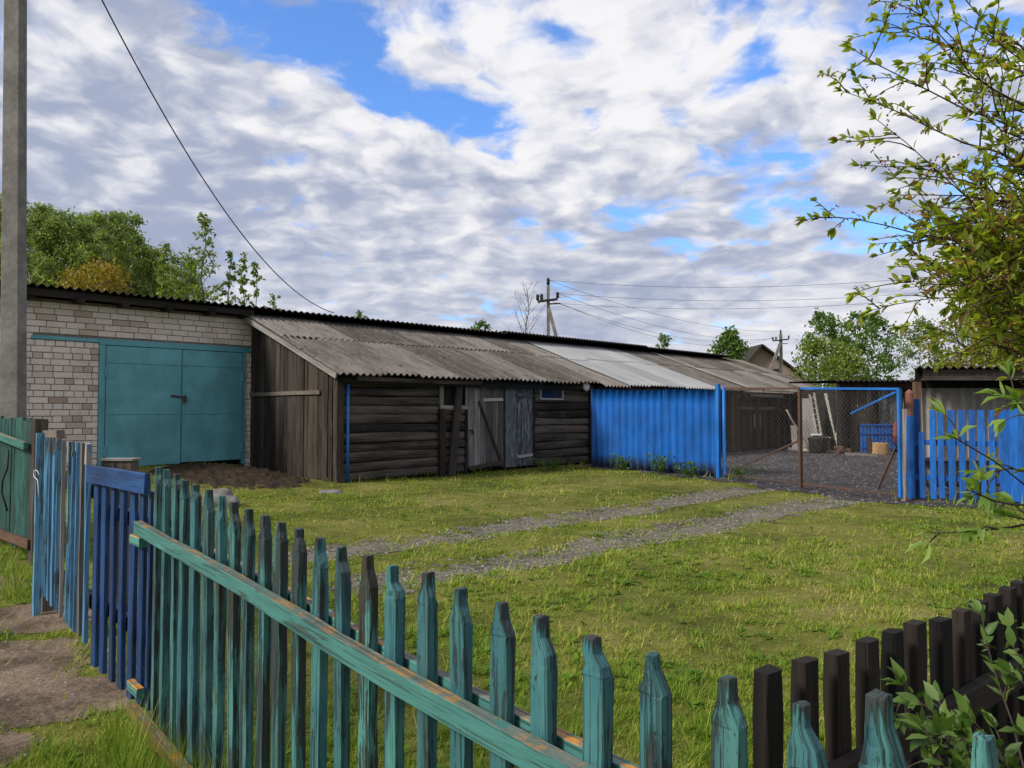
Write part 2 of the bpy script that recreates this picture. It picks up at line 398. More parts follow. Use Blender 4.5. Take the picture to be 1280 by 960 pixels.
plain('yard_stone', (.05, .046, .048), (.22, .20, .20), 14)
plain('bud', (.14, .045, .03), (.22, .10, .06), 30)
m, N, out = new_mat('brick'); r_ = N.attr('rnd', 'Fac'); lp = N.n('ShaderNodeTexCoord').outputs['Object']
c_ = N.n('ShaderNodeValToRGB', {0: r_}); e_ = c_.color_ramp.elements
e_[0].color = (.36, .265, .205, 1); e_[0].position = 0; e_[1].color = (.58, .505, .435, 1); e_[1].position = 1
for p_, k_ in ((.05, (.44, .355, .29, 1)), (.15, (.58, .50, .43, 1)), (.6, (.70, .61, .54, 1))): q_ = e_.new(p_); q_.color = k_
cc = N.mix(N.math('MULTIPLY', N.step(N.noise(lp, 2.2, 6, .7), .48, .7), .35), c_.outputs[0], (.30, .225, .17))
cc = N.mix(N.math('MULTIPLY', N.step(N.noise(lp, 22, 4, .7), .55, .72), .35), cc, (.42, .34, .28))
finish(N, out, cc, .9, N.noise(lp, 40, 4), .4, .01, spec=.15); M['brick'] = m
m, N, out = new_mat('glass'); finish(N, out, (.012, .018, .045), .12, spec=.6); M['glass'] = m
leafmat('cherry_leaf', (.095, .135, .013), (.31, .33, .040), (.19, .115, .045), back=2.2, trans=.62, p3=.88)
leafmat('sprig_leaf', (.13, .23, .035), (.33, .43, .12), trans=.45)
leafmat('shrub_leaf', (.050, .105, .016), (.14, .21, .045), trans=.3)
leafmat('forest_leaf', (.10, .155, .035), (.29, .34, .10), trans=.45)
leafmat('young_leaf', (.080, .130, .016), (.24, .29, .045), trans=.35)
leafmat('ochre_leaf', (.16, .115, .010), (.36, .25, .02), trans=.3)
leafmat('willow_leaf', (.115, .115, .012), (.30, .28, .035), trans=.4)
leafmat('tree_leaf', (.045, .105, .014), (.15, .235, .035), trans=.35)
leafmat('pale_leaf', (.10, .15, .06), (.22, .28, .12), trans=.35)
leafmat('weed_leaf', (.055, .12, .014), (.15, .24, .035), trans=.3)
# ---------------------------------------------------------------- layout of the yard
U = Vector((.696, .718, 0)).normalized(); NN = Vector((U.y, -U.x, 0))     # along the shed row, and out of it towards the lawn
G0 = Vector((-6.24, 18.5, 0)); P0 = Vector((-3.57, 15.5, 0))               # a point on the brick wall and the front corner of the log shed
FD = Vector((2.27, -2.63, 0)).normalized(); FN = Vector((-FD.y, FD.x, 0))*-1  # the street fence runs along FD, FN faces the street
F0 = Vector((-1.57*3.5/3.4, 3.5, 0))
if FN.dot(F0) > 0: FN = -FN
FN = FN if FN.dot(Vector((0, 0, 0))-F0) > 0 else -FN
def smooth(a, b, x):
    t = np.clip((x-a)/(b-a), 0, 1); return t*t*(3-2*t)
def height(x, y):
    x = np.asarray(x, float); y = np.asarray(y, float)
    s = (x-G0.x)*U.x+(y-G0.y)*U.y; d = (x-G0.x)*NN.x+(y-G0.y)*NN.y
    ap = .26*(1-smooth(.6, 5.5, d))*(1-smooth(-1.2, .6, s))
    b = .010*np.sin(1.3*x+.7*y)+.008*np.sin(-.8*x+1.9*y+1)+.006*np.sin(2.1*x+1.1*y+2)
    return ap+b*smooth(200, 60, np.hypot(x, y))
_height0 = height
def height(x, y):
    x = np.asarray(x, float); y = np.asarray(y, float)
    if 'T2' not in globals(): return _height0(x, y)
    return _height0(x, y)-.035*smooth(.50, .12, np.minimum(pdist(x, y, T1), pdist(x, y, T2)))
def hz(x, y): return float(height(x, y))
def ground(px, py):
    p = gp(px, py)
    for _ in range(4): p = gp(px, py, hz(p.x, p.y))
    return p
def fline(px):                                     # where the sight line over px crosses the street fence
    d = ray(px, 512); r = d.x/d.y
    t = (r*F0.y-F0.x)/(FD.x-r*FD.y); return F0+FD*t
def sline(px, off=0.0, base=None):                 # same for the shed front (off metres in front of it)
    b = (base or P0)+NN*off; d = ray(px, 512); r = d.x/d.y
    s = (r*b.y-b.x)/(U.x-r*U.y); return s
def sp(s, off=0.0, z=0.0): return P0+U*s+NN*off+UP*z
def zat(py, Y): return EYE+(512-py)/960*Y

# hash noise for masks
_g = np.random.default_rng(3).random((64, 64))
def vnoise(x, y, sc):
    x = np.asarray(x)*sc; y = np.asarray(y)*sc; xi = np.floor(x).astype(int); yi = np.floor(y).astype(int); fx = x-xi; fy = y-yi
    fx = fx*fx*(3-2*fx); fy = fy*fy*(3-2*fy); q = lambda a, b: _g[a % 64, b % 64]
    return (q(xi, yi)*(1-fx)+q(xi+1, yi)*fx)*(1-fy)+(q(xi, yi+1)*(1-fx)+q(xi+1, yi+1)*fx)*fy
def fbm(x, y, sc): return .5*vnoise(x, y, sc)+.3*vnoise(x+7, y+3, sc*2.3)+.2*vnoise(x+1, y+9, sc*5.1)

T1 = [gp(*p) for p in ((1010, 603), (945, 609), (900, 617), (800, 634), (700, 651), (600, 664), (500, 677), (430, 687), (370, 696))]
T2 = [gp(*p) for p in ((1085, 621), (1030, 629), (960, 640), (880, 656), (800, 671), (700, 690), (600, 706), (520, 722), (470, 732))]
def pdist(x, y, pts):
    best = np.full(np.shape(x), 1e9)
    for a, b in zip(pts[:-1], pts[1:]):
        dx, dy = b.x-a.x, b.y-a.y; t = np.clip(((x-a.x)*dx+(y-a.y)*dy)/(dx*dx+dy*dy), 0, 1)
        best = np.minimum(best, np.hypot(x-a.x-t*dx, y-a.y-t*dy))
    return best
def poly_in(x, y, poly):
    ins = np.zeros(np.shape(x), bool); n = len(poly); j = n-1
    for i in range(n):
        xi, yi = poly[i]; xj, yj = poly[j]
        c = ((yi > y) != (yj > y)) & (x < (xj-xi)*(y-yi)/(yj-yi+1e-12)+xi); ins ^= c; j = i
    return ins
_gl, _gr = ground(903, 599), ground(1127, 627)
def _g2(px, py): p = gp(px, py); return (p.x, p.y)
YARD = [_g2(905, 601), _g2(940, 606), _g2(985, 613), _g2(1040, 622), _g2(1085, 628), _g2(1130, 632), (7.6, 12.1), (12.5, 11.0), (24, 15), (22, 30), (14.5, 35), (1.8, 21.0)]
def yard_d(x, y):                                    # noisy inside test
    j = (fbm(x, y, 1.7)-.5)*.9; return poly_in(x+j*.6, y+j, YARD)
DIRT = [((-3.3, 4.35), 1.05, .75), ((-2.35, 4.05), .55, .40), ((-4.6, 4.6), 1.3, .75), ((-5.2, 6.7), 1.3, .40), ((-3.6, 3.55), .8, .38), ((-2.6, 3.35), .6, .35), ((-3.4, 5.6), .6, .5)]
def dirt_d(x, y):
    v = np.zeros(np.shape(x)); n = (fbm(x, y, 2.0)-.5)*.9
    for (c, a, b) in DIRT: v = np.maximum(v, 1-np.hypot((x-c[0])/a, (y-c[1])/b)+n*.6)
    return v
HEAP = [ground(245, 592), ground(330, 600)]

# ---------------------------------------------------------------- ground sheet
def ground_mat():
    m, N, out = new_mat('ground'); g = N.n('ShaderNodeTexCoord').outputs['Object']
    n1 = N.noise(g, .55, 5, .6); n2 = N.noise(g, 3.5, 6, .65); n3 = N.noise(g, 28, 5, .7)
    f = N.math('ADD', N.math('ADD', N.math('MULTIPLY', n1, .5), N.math('MULTIPLY', n2, .35)), N.math('MULTIPLY', n3, .25))
    c = N.n('ShaderNodeValToRGB', {0: f}); e = c.color_ramp.elements
    e[0].position = .40; e[0].color = (.055, .046, .020, 1); e[1].position = .72; e[1].color = (.34, .28, .13, 1)
    q = e.new(.50); q.color = (.12, .14, .022, 1); q = e.new(.59); q.color = (.22, .22, .05, 1)
    finish(N, out, N.mix(1.0, c.outputs[0], (.72, .70, .70), 'MULTIPLY'), .95, N.math('ADD', n3, n2), .8, .03, spec=.1); M['ground'] = m
    m, N, out = new_mat('gravel'); g = N.n('ShaderNodeTexCoord').outputs['Object']
    v = N.n('ShaderNodeTexVoronoi', {'Vector': g, 'Scale': 38.0}); v2 = N.n('ShaderNodeTexVoronoi', {'Vector': g, 'Scale': 90.0})
    n1 = N.noise(g, 1.3, 6, .65); sepc = N.n('ShaderNodeSeparateColor', {0: v.outputs['Color']}).outputs[0]
    f = N.math('ADD', N.math('MULTIPLY', sepc, .45), N.math('MULTIPLY', n1, .75))
    c = N.mix(N.step(f, .3, .95), GR[0], GR[1])
    c = N.mix(N.math('MULTIPLY', N.step(n1, .52, .68), .5), c, GR[2])
    finish(N, out, c, .95, N.math('ADD', v.outputs[0], v2.outputs[0]), .9, .02, spec=.15); return m
GR = ((.085, .075, .056), (.28, .25, .20), (.17, .15, .08)); M['gravel_track'] = ground_mat()
GR = ((.024, .022, .026), (.135, .122, .125), (.060, .050, .045)); M['gravel_yard'] = ground_mat()
m, N, out = new_mat('dirt'); g_ = N.n('ShaderNodeTexCoord').outputs['Object']
n1 = N.noise(g_, 2.2, 6, .65); n2 = N.noise(g_, 24, 5, .7)
finish(N, out, N.mix(N.step(N.math('ADD', N.math('MULTIPLY', n1, .65), N.math('MULTIPLY', n2, .35)), .36, .66), (.075, .053, .037), (.27, .20, .145)), .95, N.math('ADD', n1, n2), .9, .03, spec=.1); M['dirt'] = m

def axis(lo, hi, a, b, st, far):
    c = list(np.arange(a, b+1e-6, st)); k = st
    while c[-1] < hi: k *= 1.35; c.append(c[-1]+k)
    k = st; lo_ = [a]
    while lo_[-1] > lo: k *= 1.35; lo_.append(lo_[-1]-k)
    return np.array(sorted(set(lo_[1:]+c)))
def grid_mesh(name, xs, ys, dz, mat, keep=None):
    X, Y = np.meshgrid(xs, ys); Z = height(X, Y)+dz
    V = np.stack([X.ravel(), Y.ravel(), Z.ravel()], 1); nx = len(xs); ny = len(ys)
    i, j = np.meshgrid(np.arange(nx-1), np.arange(ny-1)); a = (j*nx+i)
    Fq = np.stack([a, a+1, a+nx+1, a+nx], -1)
    if keep is not None:
        cx = (xs[:-1]+xs[1:])/2; cy = (ys[:-1]+ys[1:])/2; CX, CY = np.meshgrid(cx, cy); Fq = Fq[keep(CX, CY)]
        Fq = Fq.reshape(-1, 4); used = np.unique(Fq); mp = np.zeros(len(V), int); mp[used] = np.arange(len(used)); V = V[used]; Fq = mp[Fq]
    else: Fq = Fq.reshape(-1, 4)
    return tri_mesh(name, V, Fq, mat, smooth=True)
struct(grid_mesh('ground', axis(-900, 900, -10, 14, .12, 0), axis(-300, 1500, 0, 30, .12, 0), 0, M['ground']))
xs = np.arange(-4.4, 8.0, .04)
struct(grid_mesh('gravel_track', xs, np.arange(6.0, 15.0, .04), .005, M['gravel_track'], lambda x, y: (np.minimum(pdist(x, y, T1), pdist(x, y, T2))+(fbm(x, y, 1.6)-.5)*.55+(fbm(x+9, y+2, 6.5)-.5)*.75 < .34)))
struct(grid_mesh('gravel_yard', np.arange(1, 26, .08), np.arange(10.5, 36, .08), .010, M['gravel_yard'], yard_d))
struct(grid_mesh('dirt_path', np.arange(-8, -1, .03), np.arange(2.8, 8.0, .03), .004, M['dirt'], lambda x, y: dirt_d(x, y) > .12))

# ---------------------------------------------------------------- grass, leaf by leaf
def grass_mat():
    m, N, out = new_mat('grass'); r = N.attr('rnd', 'Fac'); g = N.n('ShaderNodeTexCoord').outputs['Object']
    n1 = N.noise(g, .55, 5, .6); n2 = N.noise(g, 2.2, 5, .65)
    n2 = N.noise(g, 1.7, 6, .7); n5 = N.noise(g, 7.5, 3, .6); f = N.math('ADD', N.math('MULTIPLY', r, .46), N.math('ADD', N.math('MULTIPLY', n1, .75), N.math('ADD', N.math('MULTIPLY', n2, .85), N.math('MULTIPLY', n5, .5))))
    c = N.n('ShaderNodeValToRGB', {0: N.math('SUBTRACT', f, .87)}); e = c.color_ramp.elements
    e[0].position = .14; e[0].color = (.13, .25, .018, 1); e[1].position = .92; e[1].color = (.68, .58, .27, 1)
    for p, k in ((.38, (.235, .365, .030, 1)), (.55, (.36, .44, .048, 1)), (.70, (.50, .475, .12, 1))): q = e.new(p); q.color = k
    col = N.mix(1.0, c.outputs[0], (.83, .80, .80), 'MULTIPLY')
    d = N.n('ShaderNodeBsdfPrincipled', {'Base Color': col, 'Roughness': .6, 'Specular IOR Level': .2})
    t = N.n('ShaderNodeBsdfTranslucent', {'Color': col})
    N.t.links.new(N.n('ShaderNodeMixShader', {0: .35, 1: d.outputs[0], 2: t.outputs[0]}).outputs[0], out.inputs[0]); return m
M['grass'] = grass_mat()
def blocked(x, y):
    s = (x-P0.x)*U.x+(y-P0.y)*U.y; d = (x-P0.x)*NN.x+(y-P0.y)*NN.y
    b = (d < -.02) & (s > -.05)
    b |= ((x-G0.x)*NN.x+(y-G0.y)*NN.y < .0)
    return b
def blades(x, y, h, w, lean):
    n = len(x); a = rng.random(n)*2*np.pi; ca, sa = np.cos(a), np.sin(a); z = height(x, y)
    V = np.zeros((n, 3, 3)); V[:, 0] = np.stack([x-sa*w, y+ca*w, z-.004], 1); V[:, 1] = np.stack([x+sa*w, y-ca*w, z-.004], 1)
    V[:, 2] = np.stack([x+ca*h*np.sin(lean), y+sa*h*np.sin(lean), z+h*np.cos(lean)+.002], 1)
    return V.reshape(-1, 3)
VV = []; RR = []
def scatter(n, ymin, ymax, xr, hh, keep, dens_p=1.6, dry=0.0, lean0=.7):
    u = rng.random(n); e = 1-dens_p
    y = (ymin**e+u*(ymax**e-ymin**e))**(1/e); x = (rng.random(n)*(xr[1]-xr[0])+xr[0])*y
    k = keep(x, y); x = x[k]; y = y[k]; n = len(x)
    cl = fbm(x+2, y+8, 2.6); c2 = fbm(x+6, y+1, 9.0); h = hh*(.35+1.0*rng.random(n))*(.30+.6*fbm(x, y, .9)+.7*smooth(.42, .68, cl)+1.1*smooth(.48, .72, c2)); w = np.maximum(.0017, .00072*y)*(.6+.8*rng.random(n))
    lean = np.abs(rng.normal(lean0, .36, n)).clip(0, 1.5); VV.append(blades(x, y, h, w, lean)); RR.append(np.repeat(np.clip(rng.random(n)+dry, 0, 1), 3))
def lawn(x, y):
    tr = np.minimum(pdist(x, y, T1), pdist(x, y, T2)); fade = np.maximum(smooth(.12, .42, tr+(fbm(x, y, 2.2)-.5)*.7+(fbm(x+3, y+1, 8)-.5)*.9+.06), .10*(fbm(x+4, y, 1.5) > .5))
    k = rng.random(len(x)) < np.maximum(fade, .03+.25*smooth(7.5, 6.6, y)*smooth(0, 3, x+3))
    k &= ~yard_d(x, y) | (rng.random(len(x)) < .006)
    k &= rng.random(len(x)) < np.maximum(smooth(.34, .05, dirt_d(x, y)), .03)
    k &= ~blocked(x, y)
    hp = np.minimum(np.hypot(x-HEAP[0].x, y-HEAP[0].y), np.hypot(x-HEAP[1].x, y-HEAP[1].y)); k &= hp > 1.2+.8*(fbm(x, y, 2)-.5)
    k &= rng.random(len(x)) < (.18+.82*smooth(.36, .56, fbm(x+6, y+1, 9.0)))
    bare = fbm(x+11, y+5, .55); k &= rng.random(len(x)) < (.22+.78*smooth(.34, .52, bare))*(.45+.55*smooth(.36, .52, fbm(x+5, y+1, 2.6)))
    return k
scatter(1350000, 1.4, 24, (-.80, .82), .036, lawn, lean0=1.08)
def straw(x, y): return lawn(x, y) & (rng.random(len(x)) < smooth(.42, .62, fbm(x+3, y+6, 1.1)))
scatter(200000, 1.6, 22, (-.80, .82), .075, straw, dry=.75, lean0=1.38)
def near_line(x, y, a, b, w):
    return pdist(x, y, [a, b]) < w
WL = [(P0, sp(8.6)), (sp(8.3), _gl), (_gr, Vector((10, 11.2, 0))), (F0+FD*-.1, F0+FD*3.2), (ground(42, 745), ground(-60, 690))]
def tall(x, y):
    k = np.zeros(len(x), bool)
    for i, (a, b) in enumerate(WL): k |= near_line(x, y, a, b, .22) & (rng.random(len(x)) < (.9 if i < 2 else .6))
    return k & ~blocked(x, y) & (fbm(x, y, 1.3) > .40)
scatter(380000, 1.2, 24, (-.75, .80), .15, tall)
scatter(28000, 1.6, 5.2, (-.80, -.35), .058, lambda x, y: (rng.random(len(x)) < smooth(.30, .0, dirt_d(x, y))) & ((x-F0.x)*FN.x+(y-F0.y)*FN.y > -.1))
V = np.concatenate(VV); n_ = len(V)
# rosettes of broad weed leaves among the grass
n_ = 9000; y = 1.6*(14/1.6)**rng.random(n_); x = (rng.random(n_)*1.5-.7)*y; k = lawn(x, y) & (fbm(x+4, y+4, .8) > .44); x = x[k]; y = y[k]
q = 7; X = np.repeat(x, q); Y = np.repeat(y, q); nn_ = len(X); a = rng.random(nn_)*6.28; L = .03+.055*rng.random(nn_); el = rng.uniform(.15, .8, nn_)
dx, dy, dz = np.cos(a)*np.cos(el), np.sin(a)*np.cos(el), np.sin(el); sx, sy = -np.sin(a), np.cos(a); w_ = L*.17; Z = height(X, Y)
B = np.stack([X, Y, Z], 1); Mi = np.stack([X+dx*L*.6, Y+dy*L*.6, Z+dz*L*.6], 1); Tp = np.stack([X+dx*L, Y+dy*L, Z+dz*L*.75], 1); Sd = np.stack([sx*w_, sy*w_, 0*w_], 1)
VV.append(np.stack([B, Mi-Sd, Mi+Sd, Mi-Sd, Tp, Mi+Sd], 1).reshape(-1, 3)); RR.append(np.repeat(rng.random(nn_)*.12-.12, 6)); V = np.concatenate(VV); n_ = len(V)
struct(tri_mesh('grass', V, np.arange(n_).reshape(-1, 3), M['grass'], np.concatenate(RR)), 'stuff')

# loose stones on the tracks and in the yard
def stones(n, keep, xr, yr, s0, s1):
    x = rng.random(n)*(xr[1]-xr[0])+xr[0]; y = rng.random(n)*(yr[1]-yr[0])+yr[0]; k = keep(x, y); x = x[k]; y = y[k]; n = len(x)
    T = np.array([(1, 0, 0), (0, 1, 0), (-1, 0, 0), (0, -1, 0), (0, 0, .7), (.6, .6, .45)], float)
    Ft = np.array([(0, 5, 4), (5, 1, 4), (1, 2, 4), (2, 3, 4), (3, 0, 4), (0, 1, 5)])
    sc = (s0+(s1-s0)*rng.random(n)**3)[:, None, None]; a = rng.random(n)*6.28; P = T[None]*(.7+.6*rng.random((n, 6, 3)))*sc
    ca, sa = np.cos(a)[:, None], np.sin(a)[:, None]; X = P[..., 0]*ca-P[..., 1]*sa+x[:, None]; Y = P[..., 0]*sa+P[..., 1]*ca+y[:, None]; Z = P[..., 2]+height(x, y)[:, None]
    return np.stack([X, Y, Z], -1).reshape(-1, 3), (Ft[None]+6*np.arange(n)[:, None, None]).reshape(-1, 3)
v1, f1 = stones(26000, lambda x, y: np.minimum(pdist(x, y, T1), pdist(x, y, T2)) < .42+.3*(fbm(x, y, 2)-.5), (-4, 7), (6.3, 14.5), .006, .026)
v2, f2 = stones(26000, yard_d, (2, 16), (11.5, 30), .010, .045)
v3, f3 = stones(2500, lambda x, y: dirt_d(x, y) > .1, (-7, -1.4), (3, 7.4), .004, .018)
struct(tri_mesh('gravel_stones', np.concatenate([v1, v3]), np.concatenate([f1, f3+len(v1)]), M['gravel_stone']), 'stuff'); struct(tri_mesh('yard_stones', v2, f2, M['yard_stone']), 'stuff')
# ---------------------------------------------------------------- street fence of green pickets
PX = [200,210,223,232.5,246.7,262.5,278.3,295.8,312.5,333,352,376,402,430,462,495,535,578,627,679,745,818,905,1000,1095,1222]
TY = [584,587,592.5,599.6,606,612,619.6,628,636,644,653,661,672.5,684,694,708,715,736,753,771,797,818,847,880,868,920]
fence = thing('picket_fence', 'peeling teal green picket fence with pointed pickets running along the street', 'fence', F0)
def picket(p, ztop, zbot, root, w=.052, d=.028):
    lean = random.gauss(0, .006); tw = random.gauss(0, .05); a = (FD+FN*tw).normalized(); b = UP.cross(a)
    n0 = random.uniform(.34, .50); sh = random.uniform(.030, .055); nk = random.uniform(.022, .042); mb = MB()
    zs = list(np.linspace(zbot, ztop-sh-nk-.005, 9))+[ztop-sh-nk, ztop-sh*.55-nk, ztop-nk, ztop]
    sc = [(random.uniform(.965, 1.02), random.uniform(.96, 1.03)) for _ in range(9)]+[(.99, 1.0), ((1+n0)/2+random.uniform(-.02, .14), .99), (n0+.04, .96), (n0*random.uniform(.82, 1), .90)]
    sec = [(-w/2, -d/2), (0, -d/2), (w/2, -d/2), (w/2, 0), (w/2, d/2), (0, d/2), (-w/2, d/2), (-w/2, 0)]
    sk = random.gauss(0, .006)
    pts = [Vector((p.x, p.y, 0))+UP*z+a*(lean*(z-.6)+(sk if i > 10 else 0)) for i, z in enumerate(zs)]
    mb.loft(pts, sec, a, b, sc, jit=.0011, wear=[random.uniform(.1, .4), .1, 0, 0, 0, 0, 0, 0, .05, .08, random.uniform(0, .15), random.uniform(0, .25), random.uniform(.0, .45)]); return mb.build('picket', M['teal_paint'], root, bevel=.0013)
for px, ty in zip(PX, TY):
    p = fline(px); picket(p, at(px, ty, p.y).z, random.uniform(.05, .10), fence)
pe = fline(1222)
for k in (1, 2, 3):
    p = pe+FD*.13*k; picket(p, 1.09+random.gauss(0, .02), .07, fence)
def railpts(pp, off):
    o = []
    for (px, py) in pp:
        p = fline(px); o.append(Vector((p.x, p.y, at(px, py, p.y+FN.y*off).z))+FN*off)
    return o
rp = railpts(((190, 652), (330, 726), (495, 823), (640, 900), (740, 953)), .05)
rp = [rp[0]-FD*.015+UP*.002]+rp+[rp[-1]+FD*.55-UP*.005, rp[-1]+FD*1.15+UP*.01]
def smoothpath(pts, n):
    out = []
    L = [0]
    for a, b in zip(pts[:-1], pts[1:]): L.append(L[-1]+(b-a).length)
    for i in range(n):
        t = L[-1]*i/(n-1); k = max(j for j in range(len(pts)) if L[j] <= t+1e-9); k = min(k, len(pts)-2)
        out.append(pts[k].lerp(pts[k+1], (t-L[k])/(L[k+1]-L[k])))
    return out
def rail(pts, h, d, mat, root, name='rail', n=30, jit=.0009, bev=.002):
    mb = MB(); pts = [p-UP*h/2 for p in smoothpath(pts, n)]
    sec = [(-d/2, -h/2), (0, -h/2), (d/2, -h/2), (d/2, 0), (d/2, h/2), (0, h/2), (-d/2, h/2), (-d/2, 0)]
    mb.loft(pts, sec, FN, UP, [(1+.02*math.sin(k*.7), 1+.02*math.sin(k*.45+1)) for k in range(len(pts))], jit); return mb.build(name, M[mat], root, bevel=bev)
rail(rp, .054, .036, 'teal_rail', fence)
rail([p-FN*.087-UP*.012 for p in rp[1:]], .055, .030, 'teal_rail', fence)
lp_ = railpts(((182, 878), (255, 962)), .04); lp_ = [lp_[0]]+[lp_[0]+(lp_[1]-lp_[0]).normalized()*k for k in (1.2, 2.4, 3.9)]
for k in (2, 3): lp_[k].z = .13
r_ = rail(lp_, .055, .042, 'yellow_rail', fence); r_['label'] = 'yellowed lichen covered lower rail'
for t in (.04, 4.1):
    mb = MB(); p = F0+FD*t-FN*.075; mb.board(p-UP*.3, p+UP*1.0, .08, .08, FD, n=5, jit=.002); mb.build('post', M['post_wood'], fence, bevel=.005)

# dark blue panel and light blue wicket gate in the same line
def fz(px, py, off=0.0):
    p = fline(px)+FN*off; q = at(px, py, p.y); return Vector((p.x, p.y, q.z))
bp = thing('slatted_gate', 'dark blue slatted gate panel under a wide top board', 'gate', fline(157))
for px, by in zip((124, 134.5, 145.5, 157, 169.5, 181, 190.5), (832, 840, 850, 860, 872, 882, 886)):
    a = fz(px, by); mb = MB(); top = 1.13+random.gauss(0, .01)
    mb.board(a, Vector((a.x, a.y, top))+FD*random.gauss(0, .008), random.uniform(.066, .082) if px < 190 else .05, .022, FD+FN*random.gauss(0, .06), n=6, jit=.0012, ch=.003); mb.build('slat', M['deep_blue_paint'], bp)
a, b = fz(119.5, 592, .03), fz(194.5, 605, .03)
mb = MB(); mb.board(a, b, .095, .026, UP, n=8, jit=.0012, ch=.003); mb.build('top_board', M['deep_blue_paint'], bp)
for z in (.42, .95):
    a, b = fline(121)-FN*.035, fline(191)-FN*.035; mb = MB(); mb.board(a+UP*z, b+UP*z, .07, .03, UP); mb.build('rail', M['deep_blue_paint'], bp)
for py in (673, 855):
    a = fz(179, py, .035); mb = MB(); mb.board(a, a+FD*.16, .045, .035, UP, ch=.004); mb.build('hinge', M['teal_rail'], bp)
lg = thing('wicket_gate', 'light blue picket gate with weathered grey tops standing ajar', 'gate', fline(88))
for px, ty, by, c, w in ((60, 547, 745, 's', .075), (65.5, 547, 750, 's', .06), (70.5, 548, 757, 's', .06), (75, 549, 762, 's', .055), (81, 549.5, 770, 'g', .075), (88.5, 552, 777, 's', .08), (94, 552.5, 783, 's', .055), (99, 553, 788, 's', .055), (104.5, 553.5, 794, 'g', .05), (111.5, 555, 802, 's', .09)):
    a = fz(px, by); t = fz(px, ty); mb = MB(); mb.board(a, t+FD*random.gauss(0, .01), w, .024, FD+FN*random.gauss(.12, .10), n=6, jit=.0015, ch=.003)
    mb.build('picket', M['sky_blue_paint' if c == 's' else 'grey_wood'], lg)
    if c == 's':
        mb = MB(); h = random.uniform(.05, .13); q = t-UP*h; mb.board(q, t+UP*.002, w+.004, .029, FD+FN*.1, n=3, jit=.0015); mb.build('weathered_tip', M['grey_wood'], lg)
for z in (.38, 1.02):
    a, b = fline(59)-FN*.045, fline(119)-FN*.045; mb = MB(); mb.board(a+UP*z, b+UP*z, .08, .035, UP); mb.build('rail', M['dark_wood'], lg)
mb = MB(); p = fz(57, 593, .05); mb.tube([p+FD*.10*math.cos(t)+UP*(.03*math.sin(t)-.12*(t > 5.2)*(t-5.2)) for t in np.linspace(0, 6.6, 16)], .0028, 5); mb.build('tie', M['white_paint'], lg, True)
gp_ = thing('gate_post', 'narrow blue grey gate post beside the light blue gate', 'post', fline(50))
a = fz(51, 741); mb = MB(); mb.board(Vector((a.x, a.y, -.1)), fz(51, 541), .05, .05, FD, n=6, jit=.0015); mb.build('post', M['sky_blue_paint'], gp_)
a = fline(47)-FN*.09; mb = MB(); mb.board(a-UP*.1, a+UP*1.27, .10, .09, FD, n=5, jit=.003); mb.build('inner_post', M['post_wood'], gp_)
mb = MB(); mb.board(fz(49, 543, -.05), fz(66, 543, -.05), .06, .05, UP); mb.build('cross_piece', M['post_wood'], gp_)

# solid green board fence far left
LA, LB = at(43, 640, 7.5), at(-60, 640, 9.6); LA.z = LB.z = 0; LD = (LB-LA).normalized(); LN = Vector((LD.y, -LD.x, 0)); LN = LN if LN.dot(-LA) > 0 else -LN
bf = thing('board_fence', 'dark green solid board fence left of the gate with one pale rail', 'fence', LA)
Ll = (LB-LA).length; nb = int(Ll/.118); mb = MB()
for i in range(nb):
    p = LA+LD*(.09+i*.118); mb.board(p+UP*random.uniform(.10, .16), p+UP*(1.40+.02*i/nb*Ll+random.gauss(0, .012)), .112, .022, LD+LN*random.gauss(0, .05), n=5, jit=.0015, ch=.003)
mb.build('boards', M['teal_dark'], bf)
a = at(34, 557, LA.y+LD.y*.1)+LN*.04; b = at(-2, 543, LA.y+LD.y*1.05)+LN*.04; b = a+(b-a).normalized()*Ll*.95
mb = MB(); mb.board(a-LD*.1, b, .075, .04, UP, n=6, jit=.002, ch=.004); mb.build('rail', M['teal_rail'], bf)
mb = MB(); p = LA+LN*.04+UP*.20; mb.board(p, p+LD*Ll, .09, .035, UP, n=6, jit=.003); mb.build('lower_rail', M['brown_wood'], bf)
mb = MB(); mb.board(LA-UP*.1-LN*.03, LA+UP*1.41-LN*.03, .13, .12, LD, n=6, jit=.003, ch=.006); mb.build('post', M['post_wood'], bf)
mb = MB(); mb.tube([at(x, y, LA.y+LD.y*.75)+LN*.07 for x, y in ((20, 562), (19, 585), (13, 600), (12, 615), (16, 628), (19, 638))], .010, 5); mb.build('hose', M['black_iron'], bf, True)

